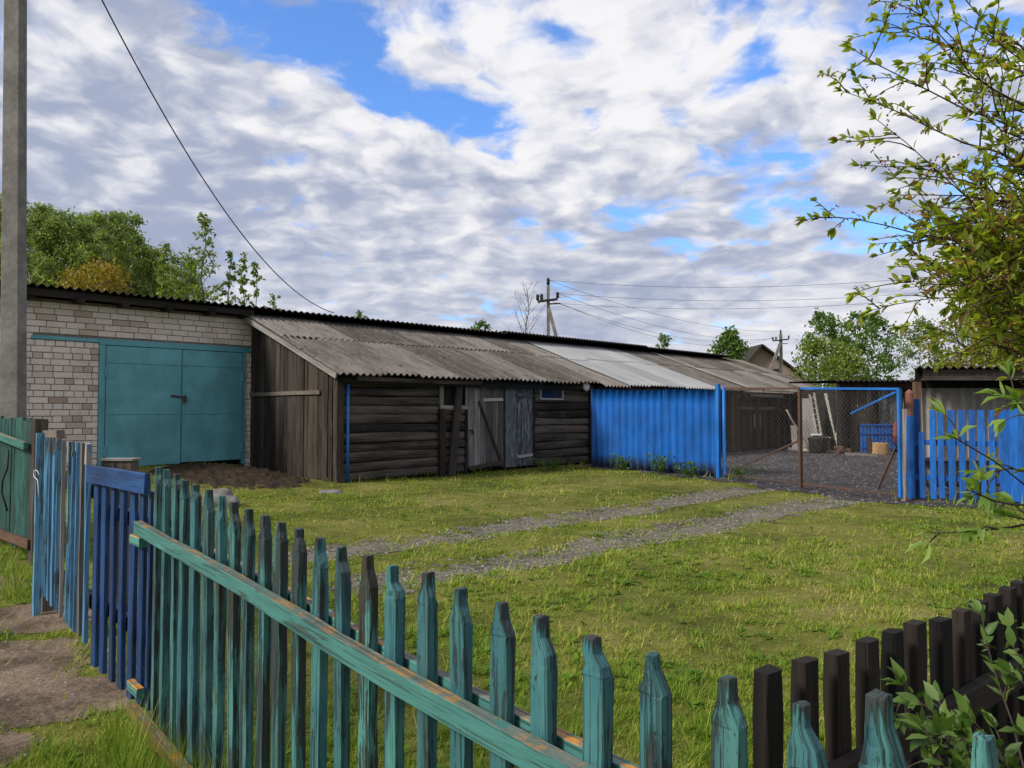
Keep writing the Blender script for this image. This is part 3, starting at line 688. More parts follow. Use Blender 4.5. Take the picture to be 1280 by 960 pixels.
# weathered post of two planks, stones
p = at(149, 640, 5.7); p.z = 0; wp = thing('plank_post', 'weathered grey post of two thick planks with a pale cap behind the dark blue panel', 'post', p)
for k in (-1, 1):
    mb = MB(); q = p+Vector((.057*k, 0, 0)); mb.board(q-UP*.1, q+UP*1.12, .108, .12, (1, 0, 0), n=6, jit=.002, ch=.004); mb.build('plank', M['post_wood'], wp)
mb = MB(); mb.board(p+Vector((-.125, 0, 1.133)), p+Vector((.125, 0, 1.133)), .14, .016, (0, 1, 0), n=4, jit=.001); mb.build('cap', M['grey_wood'], wp)
def rock(name, c, sx, sy, sz, mat, label, rough=.16):
    import bmesh
    bm = bmesh.new(); bmesh.ops.create_icosphere(bm, subdivisions=3, radius=1)
    ph = random.random()*9
    for v in bm.verts:
        n = v.co.copy(); k = 1+rough*(math.sin(3*n.x+ph)+math.sin(4*n.y+2*ph)+math.sin(5*n.z+n.x*3))/2+random.gauss(0, .02)
        q = Vector([math.copysign(abs(c_)**.75, c_) for c_ in n])*k; v.co = Vector((q.x*sx, q.y*sy, max(q.z, -.5)*sz))
    me = bpy.data.meshes.new(name); bm.to_mesh(me); bm.free(); me.materials.append(M[mat]); me.shade_smooth()
    o = bpy.data.objects.new(name, me); COL.objects.link(o); o.location = c; return tag(o, label, 'stone')
g = ground(272, 632); rock('boulder', g+UP*.06, .24, .18, .20, 'stone', 'grey boulder lying in the grass behind the pickets')
g = ground(289, 634); rock('boulder', g+UP*.06, .12, .12, .13, 'stone', 'small grey stone leaning against the boulder')
g = ground(412, 616); rock('flat_stone', g+UP*.0, .22, .18, .055, 'stone', 'flat grey stone in the lawn by the shed corner')

# ---------------------------------------------------------------- concrete power pole and its service cable
p = at(17.5, 640, 9.2); p.z = -.3; mb = MB(); w = .112; ln = Vector((-.155, 0, 0))
mb.loft([p, p+UP*2.0+ln*.25, p+UP*9.3+ln], [(-w, -w*.8), (w, -w*.8), (w, w*.8), (-w, w*.8)], Vector((1, 0, 0)), Vector((0, 1, 0)), [1.0, .98, .80])
o = mb.build('utility_pole', M['concrete'], None, loc=p, bevel=.012); tag(o, 'thick square grey concrete pole at the left beside the brick wall', 'utility pole')
ptop = p+UP*9.0+ln
def cable(a, b, sag, r, label, name='power_line', group=None, n=28):
    a, b = Vector(a), Vector(b); mb = MB(); mb.tube([a.lerp(b, t)-UP*sag*4*t*(1-t) for t in np.linspace(0, 1, n)], r, 5)
    return tag(mb.build(name, M['wire'], None, True, loc=a), label, 'cable', group)
gsx = lambda px: sline(px, 0, G0)
e = G0+U*gsx(405)+NN*.42; e.z = at(405, 391, e.y).z
a = at(112, 0, 11.0)
# find the sag so that the cable passes (112,0) and (230,190)
best = None
for yy in np.linspace(9.2, 9.2, 1):
    for sg in np.linspace(.0, 2.0, 81):
        err = 0
        P_ = [ptop.lerp(e, t)-UP*sg*4*t*(1-t) for t in np.linspace(0, 1, 200)]
        for (tx, ty) in ((112, 0), (230, 190), (300, 280)):
            d_ = min(math.hypot(640+960*q.x/q.y-tx, 512-960*(q.z-EYE)/q.y-ty) for q in P_); err += d_
        if best is None or err < best[0]: best = (err, sg)
print('cable fit', best)
cable(ptop, e, best[1], .011, 'black service cable sagging from the concrete pole to the barn roof', 'service_cable')

# ---------------------------------------------------------------- corrugated sheet helper
def corr(c00, c10, c01, c11, wave, amp, th, normal, vs=2, phase=0.0, per=8, jit=0.0, sagf=None):
    """Corrugated patch with corners at u=0/1 (across the waves) and v=0/1 (along them)."""
    L = max((c10-c00).length, (c11-c01).length); nu = int(L/wave*per)+1
    us = np.linspace(0, L, nu); vv = np.linspace(0, 1, vs)
    def fn(u, v):
        t = u/L; p = c00.lerp(c10, t).lerp(c01.lerp(c11, t), v)
        k = 2*math.pi*u/wave+phase
        n_ = normal
        p = p+normal*(amp*math.cos(k)+(sagf(u, v) if sagf else 0))
        return p, n_
    return fn, us, vv

# ---------------------------------------------------------------- brick garage
def gw(gs, off=0.0, z=0.0): return G0+U*gs+NN*off+UP*z
gL, gM, gR = gsx(131), gsx(226), gsx(302); zB, zT = .27, 2.86; WT = 3.72
ga = thing('brick_garage', 'pale brick garage with turquoise double doors under a dark corrugated roof', 'garage', gw(-2))
fr = .13
mb = MB()
def slab(s0, s1, z0, z1, off, dep, m_=None):
    (m_ or mb).board(gw(s0, off-dep/2, (z0+z1)/2), gw(s1, off-dep/2, (z0+z1)/2), z1-z0, dep, UP)
for a, b, c, d in ((-15, gL-fr, -.1, WT), (gR+fr-.04, .9, -.1, WT), (gL-fr, gR+fr-.04, zT+.12, WT)): slab(a, b, c, d, -.015, .25)
wall = mb.build('wall', M['mortar'], ga)
mb = MB(); crs = .1275; jt = .013; k = 0; z = .10
while z+crs < WT+.06:
    above = z > zT+.08; hdr = (k % 2 == 1) and not above
    L = .18 if hdr else .355; s = -15+(.09 if hdr else 0)+(.17 if above and k % 2 else 0)+random.uniform(0, .02)
    while s < .62:
        l = L*random.uniform(.96, 1.04); a, b = s, min(s+l-jt, .62)
        z1 = z+crs-jt; top = min(z1, WT+.02)
        segs = [(a, b)]
        if z < zT+.11 and z1 > zB-.3:
            segs = []
            if a < gL-fr-.004: segs.append((a, min(b, gL-fr-.004)))
            if b > gR+fr-.036: segs.append((max(a, gR+fr-.036), b))
        lint = zT < z+crs*.5 < zT+.12
        for (c, d) in segs:
            if d-c < .03 or (lint and c > gsx(37)-.2): continue
            pr = random.gauss(0, .003); r0 = random.random(); e_ = .007
            zc0, zc1 = z+random.gauss(0, .0015), top+random.gauss(0, .0015)
            def rg(o, q): return [gw(c+q, o, zc0+q), gw(d-q, o, zc0+q), gw(d-q, o, zc1-q), gw(c+q, o, zc1-q)]
            A, B_, C_ = rg(-.02, 0), rg(pr-.003, 0), rg(pr+.004, e_)
            V = A+B_+C_; Fc = [(i, (i+1) % 4, 4+(i+1) % 4, 4+i) for i in range(4)]+[(4+i, 4+(i+1) % 4, 8+(i+1) % 4, 8+i) for i in range(4)]+[(8, 9, 10, 11)]
            mb.add(V, Fc, [(x.x, x.y, x.z) for x in V], r0)
        s += l
    z += crs; k += 1
mb.build('brickwork', M['brick'], wall)
mb = MB()
slab(gsx(37), gL-fr+.02, zT+.045, zT+.115, .03, .06); slab(gL-fr, .10, zT, zT+.125, .045, .08)
slab(gL-fr, gL-.012, zB-.05, zT-.002, .035, .09); slab(gR+.012, gR+fr-.05, zB-.05, zT-.002, .035, .09)
mb.build('door_frame', M['frame_teal'], ga, bevel=.004)
for (a, b, hx) in ((gL, gM-.006, gL), (gM+.006, gR, gR)):
    mb = MB(); dz = .02 if a == gL else .05
    mb.board(gw((a+b)/2, .012, zB+dz), gw((a+b)/2, .012, zT-.01), b-a, .02, U)
    for (z0, z1) in ((zB+dz, 1.375), (1.40, 2.465), (2.49, zT-.02)):
        pts = 9; q = [(gw(a+.008+(b-a-.016)*i/(pts-1), 0, 0)) for i in range(pts)]
        wob = [random.gauss(0, .004) for _ in q]
        V = [p_+NN*(.032+abs(random.gauss(0, .003)))+UP*(z0+w_) for p_, w_ in zip(q, wob)]+[p_+NN*(.032+abs(random.gauss(0, .003)))+UP*(z1+random.gauss(0, .003)) for p_ in q]
        mb.add(V+[v-NN*.012 for v in V], [(i, i+1, pts+i+1, pts+i) for i in range(pts-1)]+[(i, i+1, 2*pts+i+1, 2*pts+i) for i in range(pts-1)]+[(pts+i, pts+i+1, 3*pts+i+1, 3*pts+i) for i in range(pts-1)], [tuple(v) for v in V]*2)
    leaf = mb.build('door_leaf', M['garage_teal'], ga)
    for z in (.62, 2.28):
        mb = MB(); mb.tube([gw(hx, .045, z-.11), gw(hx, .045, z+.11)], .028, 8); mb.board(gw(hx-.05, .036, z), gw(hx+.06, .036, z), .10, .012, UP); mb.build('hinge', M['frame_teal'], leaf, bevel=.002)
mb = MB(); zl = 1.80; mb.tube([gw(gM-.22, .05, zl), gw(gM+.10, .05, zl-.02)], .017, 8); mb.board(gw(gM-.24, .035, zl), gw(gM-.12, .035, zl), .05, .012, UP); mb.build('latch', M['rust_iron'], ga)
mb = MB(); mb.board(gw(gM+.06, .075, zl-.14), gw(gM+.06, .075, zl-.05), .08, .035, U, ch=.01); mb.tube([gw(gM+.03, .075, zl-.06), gw(gM+.03, .075, zl), gw(gM+.06, .075, zl+.03), gw(gM+.09, .075, zl), gw(gM+.09, .075, zl-.06)], .009, 6); mb.build('padlock', M['rust_iron'], ga)
# roof of the long barn behind the sheds: mono pitch, falling away from the yard
mb = MB(); zr = 3.915; nrm = UP
for a, b in ((-15, -7.6), (-7.6, .2), (.2, 8.2), (8.2, 15.9), (15.9, 22.6)):
    o_ = random.gauss(0, .008)+(.03 if a == 8.2 else 0)
    fn, us, vv = corr(gw(a, .46, zr+o_), gw(b+.12, .46, zr+o_), gw(a, -8.5, zr-.5+o_), gw(b+.12, -8.5, zr-.5+o_), .165, .028, .01, UP, 4)
    mb.sheet(fn, us, vv, .012)
mb.build('roof', M['slate_dark'], ga, True)
mb = MB(); 
for a, b in ((-15, -8), (-8, -.15)): mb.board(gw(a, .26, 3.80+random.gauss(0, .01)), gw(b-.01, .26, 3.80+random.gauss(0, .01)), .13, .12, UP, n=8, jit=.006)
mb.build('eave_beam', M['dark_wood'], ga)
mb = MB()
for px in (30, 92, 148, 203, 256, 300): 
    s = gsx(px); mb.tube([gw(s, -.3, 3.74), gw(s, .34+random.uniform(-.03, .06), 3.735)], .085, 8)
mb.build('rafter_ends', M['dark_wood'], ga)
mb = MB()
for i in range(58): s = .9+i*.375; mb.board(gw(s+.18, -.06, 2.4), gw(s+.18, -.06, 3.84), .37, .03, U)
mb.build('upper_wall', M['dark_wood'], ga)
mb = MB(); mb.board(gw(22.45, -.2, 1.8), gw(22.45, -8.2, 1.8), 3.6, .2, UP); mb.board(gw(-15, -8.2, 1.6), gw(22.5, -8.2, 1.6), 3.2, .2, UP); mb.build('back_wall', M['mortar'], ga)
# dark heap of manure at the corner of the doors
import bmesh
def mound(name, c, rx, ry, h, ax, mat, label, cat):
    n = 64; V = []; Fq = []
    ay = Vector((-ax.y, ax.x, 0))
    for j in range(n):
        for i in range(n):
            u, v = i/(n-1)*2-1, j/(n-1)*2-1; p = c+ax*(u*rx)+ay*(v*ry); r2 = u*u+v*v
            q = max(0, 1-r2*(1+.5*(float(fbm(p.x, p.y, 1.6))-.5)))
            z = hz(p.x, p.y)-.03+h*q*(.45+1.1*float(fbm(p.x+3, p.y, 2.2)))+(float(fbm(p.x, p.y, 8))-.5)*.13*min(1, q*4)+random.gauss(0, .02)*min(1, q*4)
            V.append((p.x, p.y, z))
    Fq = [(j*n+i, j*n+i+1, (j+1)*n+i+1, (j+1)*n+i) for j in range(n-1) for i in range(n-1)]
    o = tri_mesh(name, np.array(V), np.array(Fq), M[mat], loc=(c.x, c.y, 0)); return tag(o, label, cat)
g = ground(288, 597); mound('soil_heap', Vector((g.x, g.y, 0)), 2.3, 1.5, .10, NN, 'soil', 'low dark brown heap of soil and manure before the garage doors', 'soil heap')

# ---------------------------------------------------------------- log shed
SB = gw(-.05)                                                     # back of its side wall
ls = thing('log_shed', 'old dark log shed with grey plank doors under a brown slate lean-to roof', 'shed', P0)
def roof_pt(se, v, z0=0.0):                                       # v = 0 eave .. 1 ridge
    e_ = sp(se, .38, 2.235+z0); r_ = gw(se-.10 if se < 0.3 else se-.30, .02, 3.80+z0*.7); return e_.lerp(r_, v)
RN = (sp(0, .38, 2.235)-gw(-.3, .02, 3.80)).cross(U).normalized(); RN = RN if RN.z > 0 else -RN
def roof(s0, s1, name, mat, root, z0=0.0, split=.56, sheet=1.12, th=.010, over=.06):
    mb = MB()
    for (v0, v1, lift) in ((0, split+.035, 0.0), (split-.0, 1.0, .026)):
        s = s0+(0 if lift == 0 else -.0); i = 0
        ln = s1-s0; ns = max(1, round(ln/sheet)); w = ln/ns
        for i in range(ns):
            a, b = s0+i*w, s0+(i+1)*w+(over if i < ns-1 else 0); dz = RN*(lift+random.gauss(0, .004)+(i % 2)*.006); sh = random.gauss(0, .012)
            fn, us, vv = corr(roof_pt(a, v0+sh, z0)+dz, roof_pt(b, v0+sh, z0)+dz, roof_pt(a, v1, z0)+dz, roof_pt(b, v1, z0)+dz, (.16), .030, th, RN, 6, phase=2*math.pi*(a-s0)/.16)
            sg = lambda u, v: 0
            mb.sheet(fn, us, vv, th)
    return mb.build(name, M[mat], root, True)
roof(-.25, 8.25, 'roof', 'slate_brown', ls)
# rake board and eave beams
mb = MB(); a, b = roof_pt(-.22, .0)-UP*.07, roof_pt(-.22, 1)-UP*.07; mb.board(a, b, .11, .03, RN, n=6, jit=.002); mb.build('rake_board', M['grey_wood'], ls)
mb = MB(); a = sp(.02, .16, 2.10); mb.board(a, sp(8.1, .16, 2.10), .13, .11, UP, n=10, jit=.004); mb.build('eave_beam', M['dark_wood'], ls)
mb = MB(); mb.board(sp(.35, .25, 2.135), sp(3.85, .25, 2.12), .085, .03, UP, n=8, jit=.002); mb.build('fascia', M['post_wood'], ls)
mb = MB()
for s in np.arange(.3, 8.1, .8): mb.board(sp(s, .33, 2.19), gw(s-.3, -.0, 3.70), .07, .06, U)
mb.build('rafters', M['dark_wood'], ls)
# side wall of upright planks
sd_ = (P0-SB); Ls = sd_.length; sd_ = sd_.normalized(); sn = Vector((sd_.y, -sd_.x, 0)); sn = sn if sn.dot(U) < 0 else -sn
mb = MB(); x = .02; i = 0
while x < Ls-.42:
    w = random.uniform(.15, .24); zt = 3.60-(3.60-2.17)*((x+w/2)/Ls); p = SB+sd_*(x+w/2)+sn*random.uniform(.0, .014)
    mb.board(p+UP*(.03+random.uniform(-.03, .04)), p+UP*zt+sd_*random.gauss(0, .012), w-.008, .025, sd_+sn*random.gauss(0, .03), n=9, jit=.0022, ch=.004); x += w
for x, w in ((Ls-.33, .17), (Ls-.13, .15)):
    p = SB+sd_*x+sn*.02; mb.board(p+UP*.0, p+UP*2.22, w, .03, sd_, n=9, jit=.003)
side = mb.build('side_wall', M['board_wood'], ls)
mb = MB(); mb.board(SB+sn*.045+UP*1.86+sd_*.05, SB+sd_*(Ls-.55)+sn*.045+UP*1.86, .085, .03, UP, n=8, jit=.002); mb.build('batten', M['post_wood'], ls)
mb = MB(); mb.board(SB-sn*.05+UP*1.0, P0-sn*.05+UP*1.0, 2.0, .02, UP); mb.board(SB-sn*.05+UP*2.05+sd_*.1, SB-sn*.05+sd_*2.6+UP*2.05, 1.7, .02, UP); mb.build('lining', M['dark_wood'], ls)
mb = MB(); p = sp(.05, .05); mb.board(p-UP*.1, p+UP*2.12, .17, .15, U, n=8, jit=.004, ch=.01); mb.build('corner_post', M['board_wood'], ls)
mb = MB(); p = sp(.22, .13); mb.tube([p+UP*.02, p+UP*2.04], .032, 8); o = mb.build('drain_pipe', M['blue_iron'], ls, True); o['label'] = 'bright blue pipe'
def logs(s0, s1, z0, z1, root, skip=None, rad=.098, mat='log_wall'):
    mb = MB(); z = z0+rad; n = 14
    while z < z1-.02:
        a, b = s0, s1
        if skip and z > skip[2]: b = skip[0]
        r0 = rad*random.uniform(.93, 1.06); ph = random.random()*6; pts = []; sc = []
        for i in range(n):
            t = i/(n-1); pts.append(sp(a+(b-a)*t, -.06+.010*math.sin(5*t+ph)+random.gauss(0, .003), z+.012*math.sin(3*t+ph))); sc.append(1+.05*math.sin(4*t+ph)+random.gauss(0, .012))
        sec = [(r0*.92*math.copysign(abs(math.cos(q))**.7, math.cos(q)), r0*1.02*math.copysign(abs(math.sin(q))**.8, math.sin(q))) for q in np.linspace(0, 2*math.pi, 12, endpoint=False)]
        mb.loft(pts, sec, NN, UP, sc, .002); z += r0*1.98
    return mb
sa, sb = sline(549), sline(583)
mb = logs(.12, sline(580), .03, 2.12, ls, skip=(sa, sb, 1.52)); o = mb.build('log_wall', M['log_wood'], ls)
mb = logs(sline(667), sline(736), .03, 2.12, ls, rad=.105); mb.build('log_wall', M['log_wood'], ls)
mb = MB(); mb.board(sp(.1, -.22, 1.08), sp(8.3, -.22, 1.08), 2.15, .02, UP); mb.build('shade_backing', M['tar_wood'], ls)  # dark sheet behind the logs, standing in for the shade inside the shed
# small unglazed window
wf = MB(); z0, z1 = 1.60, 2.05
wf.board(sp(sa-.03, .06, z0-.05), sp(sb-.03, .06, z0-.05), .09, .05, UP, n=4, jit=.003); wf.board(sp(sa+.02, .05, z0), sp(sa+.02, .05, z1), .11, .04, U); wf.board(sp(sb-.05, .05, z0), sp(sb-.05, .05, z1), .05, .04, U)
w_ = wf.build('window', M['grey_wood'], ls)
mb = MB(); mb.board(sp((sa+sb)/2, -.05, z0), sp((sa+sb)/2, -.05, z1), sb-sa-.08, .012, U); mb.build('opening_shade', M['tar_wood'], w_)  # near-black board painted in for the shade seen through the window hole
mb = MB(); s = sline(550); mb.board(sp(s, .07, -.05), sp(s, .07, 1.52), .17, .07, U, n=6, jit=.003); mb.build('post', M['board_wood'], ls)
a = sp(sline(559), .16, .0); b = sp(sline(571), .10, 2.10); mb = MB(); mb.board(a, b, .20, .05, U, n=6, jit=.003, ch=.006); mb.build('leaning_plank', M['plank_wood'], ls)
# two plank doors
def door(px0, px1, z0, z1, nbd, mat, zs=None):
    s0, s1 = sline(px0), sline(px1); mb = MB(); w = (s1-s0)/nbd
    for i in range(nbd): mb.board(sp(s0+w*(i+.5), .04+random.gauss(0, .003), z0+random.uniform(0, .03)), sp(s0+w*(i+.5), .04, z1-random.uniform(0, .02)), w-.008, .03, U, n=8, jit=.0015, ch=.004)
    return mb.build('door', M[mat], ls), s0, s1
d1, s0, s1 = door(583.5, 627.5, .10, 2.04, 6, 'door_wood')
mb = MB(); mb.board(sp(sline(601), .075, 1.73), sp(s1-.05, .075, 1.75), .075, .025, UP, n=4, jit=.001); mb.build('batten', M['pale_wood'], d1)
mb = MB(); mb.board(sp(sline(596), .075, 1.70), sp(s1-.10, .075, .22), .06, .025, U, n=4, jit=.001); mb.build('brace', M['dark_wood'], d1)
mb = MB(); mb.board(sp(s0+.02, .075, .12), sp(s1-.02, .075, .22), .10, .025, UP, n=4, jit=.002); mb.build('batten', M['board_wood'], d1)
mb = MB(); mb.tube([sp(s0+.03, .08, 1.02), sp(s0+.10, .10, 1.0), sp(s0+.15, .08, .93)], .018, 6); mb.build('latch', M['black_iron'], d1)
d2, s0, s1 = door(630, 664, .07, 2.08, 5, 'whitish_door')
mb = MB(); mb.board(sp(sline(643), .075, 1.86), sp(s1-.01, .075, 1.85), .075, .025, UP, n=4, jit=.001); mb.build('batten', M['whitish_door'], d2)
mb = MB(); mb.board(sp(sline(644), .075, .32), sp(s1-.01, .075, .36), .075, .025, UP, n=4, jit=.001); mb.build('batten', M['pale_wood'], d2)
for z in (.38, 1.84):
    mb = MB(); mb.board(sp(s1-.03, .085, z), sp(s1+.10, .085, z), .10, .02, UP); mb.build('hinge', M['black_iron'], d2)
for px in (581.5, 628.7, 666.5): mb = MB(); s = sline(px); mb.board(sp(s, .02, -.05), sp(s, .02, 2.1), .07 if px != 628.7 else .04, .05, U, n=5, jit=.003); mb.build('door_jamb', M['dark_wood'], ls)
# glazed window, end post, white enamel plate
a, b = sline(673.5), sline(701); z0, z1 = 1.78, 2.16; mb = MB()
for (p, q, w) in ((sp(a, .06, z0), sp(b, .06, z0), 0), (sp(a, .06, z1), sp(b, .06, z1), 0)): mb.board(p, q, .035, .035, UP)
for s in (a, b): mb.board(sp(s, .064, z0-.02), sp(s, .064, z1+.02), .035, .035, U)
w_ = mb.build('window', M['pale_wood'], ls)
mb = MB(); mb.board(sp((a+b)/2, .05, z0), sp((a+b)/2, .05, z1), b-a, .008, U); mb.build('pane', M['glass'], w_)
mb = MB(); s = sline(737); mb.board(sp(s, .04, -.1), sp(s, .04, 2.15), .17, .14, U, n=6, jit=.004); mb.build('end_post', M['dark_wood'], ls)
p = sp(sline(725.5), .22, 2.14); mb = MB(); mb.tube([p-NN*.02, p-NN*.005, p+NN*.03, p+NN*.032], [.14, .15, .09, .0001], 16); o = mb.build('enamel_plate', M['white_paint'], None, True, loc=p); tag(o, 'round white enamel plate hanging under the shed eave', 'plate')

# ---------------------------------------------------------------- shed behind the blue fence
ps = thing('plank_shed', 'dark plank shed with a pale grey corrugated roof behind the blue sheet fence', 'shed', sp(8.6))
roof(8.32, 9.55, 'roof', 'slate_mid', ps, -.05); roof(9.58, 14.75, 'roof', 'slate_light', ps, -.035)['label'] = 'clean light grey corrugated roof sheets'
roof(14.78, 16.9, 'roof', 'slate_brown', ps, -.055)
mb = MB()
for i in range(40): s = 8.55+i*.205; mb.board(sp(s+.1, -.02, -.05), sp(s+.1, -.02, 2.18), .198, .025, U, n=5, jit=.003)
mb.build('front_wall', M['dark_wood'], ps)
mb = MB(); mb.board(sp(8.4, .18, 2.08), sp(16.8, .18, 2.08), .12, .10, UP, n=8, jit=.004); mb.build('eave_beam', M['dark_wood'], ps)
mb = MB()
for s in np.arange(8.6, 16.8, 1.0): mb.board(sp(s, .33, 2.14), gw(s-.3, 0, 3.56), .07, .06, U)
mb.build('rafters', M['dark_wood'], ps)
# last shed of the row
cs = thing('barn_shed', 'last shed of the row with dark plank doors and a patched brown roof', 'shed', sp(17.2))
roof(16.95, 24.7, 'roof', 'slate_mid', cs, -.03)
mb = MB(); a, b = roof_pt(17.0, .02)+RN*.045, roof_pt(17.0, .97)+RN*.045; mb.board(a, b, .10, .02, U, n=8, jit=.004); o = mb.build('roof_strip', M['slate_light'], cs); o['label'] = 'pale strip covering the roof joint'
mb = MB(); x = 17.0
while x < 24.5:
    w = random.uniform(.16, .26)
    mb.board(sp(x+w/2, -.02+random.gauss(0, .006), -.05), sp(x+w/2, -.02, 2.14), w-.008, .025, U, n=5, jit=.003); x += w
mb.build('front_wall', M['board_wood'], cs)
mb = MB(); s = sline(911); mb.board(sp(s, .10, -.1), sp(s, .10, 2.1), .28, .12, U, n=5, jit=.003); o = mb.build('post', M['brown_wood'], cs); o['label'] = 'orange brown post'
mb = MB(); mb.board(sp(16.9, .18, 2.07), sp(24.6, .18, 2.07), .12, .10, UP, n=8, jit=.004); mb.build('eave_beam', M['dark_wood'], cs)
mb = MB(); mb.board(sp(sline(928), .35, 2.02), sp(sline(968), .35, 2.0), .10, .03, UP); mb.build('fascia', M['grey_wood'], cs)
for (p0, p1) in ((918, 942), (945, 968)):
    s0, s1 = sline(p0), sline(p1); mb = MB(); n = 6; w = (s1-s0)/n
    for i in range(n): mb.board(sp(s0+w*(i+.5), .05, .08), sp(s0+w*(i+.5), .05, 1.95), w-.01, .03, U, n=5, jit=.002)
    d_ = mb.build('door', M['board_wood'], cs)
    mb = MB(); mb.board(sp(s0+.1, .085, 1.55), sp(s1-.1, .085, 1.55), .10, .025, UP); mb.build('batten', M['post_wood'], d_)
    mb = MB(); s = s1-.1 if p0 == 918 else s0+.15; mb.board(sp(s, .09, .85), sp(s, .09, 1.35), .06, .03, U); mb.build('latch', M['grey_wood'], d_)
mb = MB(); mb.board(sp(24.6, .0, 1.0), gw(24.3, 0, 1.0), 2.2, .04, UP); mb.build('end_wall', M['board_wood'], cs)
# ---------------------------------------------------------------- blue corrugated sheet fence
a = ground(741, 583.5); b = ground(898, 597.5); BD = (b-a); BD.z = 0; BL = BD.length; BD.normalize(); BN = Vector((-BD.y, BD.x, 0)); BN = BN if BN.dot(-a) > 0 else -BN
sf = thing('sheet_fence', 'bright blue corrugated sheet fence between the sheds and the mesh gate', 'fence', b)
zl, zr_ = at(741, 487, a.y).z, at(898, 487.5, b.y).z; mb = MB(); ns = 5
for i in range(ns):
    t0, t1 = i/ns, (i+1)/ns+(.012 if i < ns-1 else 0); dz = BN*(.006*(i % 2)+random.gauss(0, .003)); j = random.gauss(0, .012)
    f_ = lambda t, top: a.lerp(b, t)+UP*(((zl+(zr_-zl)*t)+j) if top else .02)-UP*(a.lerp(b, t).z if top else 0)+dz
    fn, us, vv = corr(f_(t0, 1), f_(t1, 1), f_(t0, 0), f_(t1, 0), .235, .052, .006, BN, 7, phase=2*math.pi*t0*BL/.235)
    mb.sheet(fn, us, vv, .006)
mb.build('sheets', M['blue_sheet'], sf, True)
for z in (.45, 1.6):
    mb = MB(); mb.board(a-BN*.08+UP*z, b-BN*.08+UP*z, .07, .04, UP); mb.build('rail', M['dark_wood'], sf)
mb = MB(); p = b+BD*.03; mb.board(p-UP*.1+BN*.03, p+UP*(at(899, 478.5, p.y).z)+BN*.03, .085, .085, BD); o = mb.build('post', M['blue_iron'], sf, bevel=.006)
mb = MB(); p = b+BD*.20+BN*.05; mb.tube([p-UP*.1, p+UP*(at(904, 482, p.y).z)], .035, 8); mb.build('post', M['blue_iron'], sf, True)

# ---------------------------------------------------------------- wire mesh gate
gl, gr = ground(907, 600), ground(1126, 627); gl.z = gr.z = 0; GD = (gr-gl); GL = GD.length; GD.normalize(); GN = Vector((-GD.y, GD.x, 0)); GN = GN if GN.dot(-gl) > 0 else -GN
mg = thing('mesh_gate', 'wide double gate of blue steel bars filled with rusty wire netting', 'gate', gl.lerp(gr, .5))
def gt(px):
    d = ray(px, 512); r = d.x/d.y; return (r*gl.y-gl.x)/(GD.x-r*GD.y)
def gpt(t, z, off=0.0): return gl+GD*t+UP*z+GN*off
def gz(px, py): t = gt(px); return gpt(t, zat(py, (gl+GD*t).y))
tm = gt(1001); zt = lambda t: 1.965-.125*t/GL
def bar(p, q, w, mat, name='bar', off=0.0):
    mb = MB(); mb.board(p+GN*off, q+GN*off, w, w*.8, GN, n=4); mb.build(name, M[mat], mg, bevel=.003)
bar(gpt(.0, .10), gpt(.0, zt(0)), .035, 'blue_iron', 'stile'); bar(gpt(0, zt(0)), gpt(tm-.02, zt(tm)), .045, 'rust_iron', 'top_bar'); bar(gpt(tm+.02, zt(tm)), gpt(GL, zt(GL)), .05, 'blue_iron', 'top_bar')
bar(gpt(tm, .02), gpt(tm, zt(tm)-.01), .065, 'rust_iron', 'stile', .02); bar(gpt(GL, .06), gpt(GL, zt(GL)), .06, 'blue_iron', 'stile')
bar(gpt(.0, .10), gpt(tm, .09), .03, 'rust_iron', 'bottom_bar'); bar(gpt(tm, .09), gpt(GL, .10), .04, 'rust_iron', 'bottom_bar')
bar(gz(1062, 517), gz(1119, 490), .045, 'blue_iron', 'brace', -.03); bar(gz(924, 583), gz(1001, 549), .04, 'rust_iron', 'brace', -.03)
bar(gz(1098, 611), gz(1121, 560), .035, 'rust_iron', 'brace', .05)
mb = MB(); stp = .085; zb = .12
for sg in (1, -1):
    c = -2.2
    while c < GL+2.2:
        pts = []
        for t, z in ((c, zb), (c+sg*1.85, zb+1.85)):
            pts.append((t, z))
        (t0, z0), (t1, z1) = pts
        def clip(t0, z0, t1, z1):
            if sg > 0:
                if t1 < 0.02 or t0 > GL-.02: return None
                if t0 < .02: z0 += .02-t0; t0 = .02
                if t1 > GL-.02: z1 -= t1-(GL-.02); t1 = GL-.02
            else:
                if t0 < 0.02 or t1 > GL-.02: return None
                if t1 < .02: z1 -= .02-t1; t1 = .02
                if t0 > GL-.02: z0 += t0-(GL-.02); t0 = GL-.02
            top = zt((t0+t1)/2)-.02
            if z1 > top: t1 -= sg*(z1-top); z1 = top
            return (t0, z0, t1, z1) if z1 > z0+.03 else None
        q = clip(t0, z0, t1, z1)
        if q:
            n = 5; pp = [gpt(q[0]+(q[2]-q[0])*i/(n-1), q[1]+(q[3]-q[1])*i/(n-1), .004*sg+random.gauss(0, .004))+GD*random.gauss(0, .004) for i in range(n)]
            mb.tube(pp, .0024, 3, caps=False)
        c += stp
mb.build('wire_netting', M['mesh_wire'], mg)

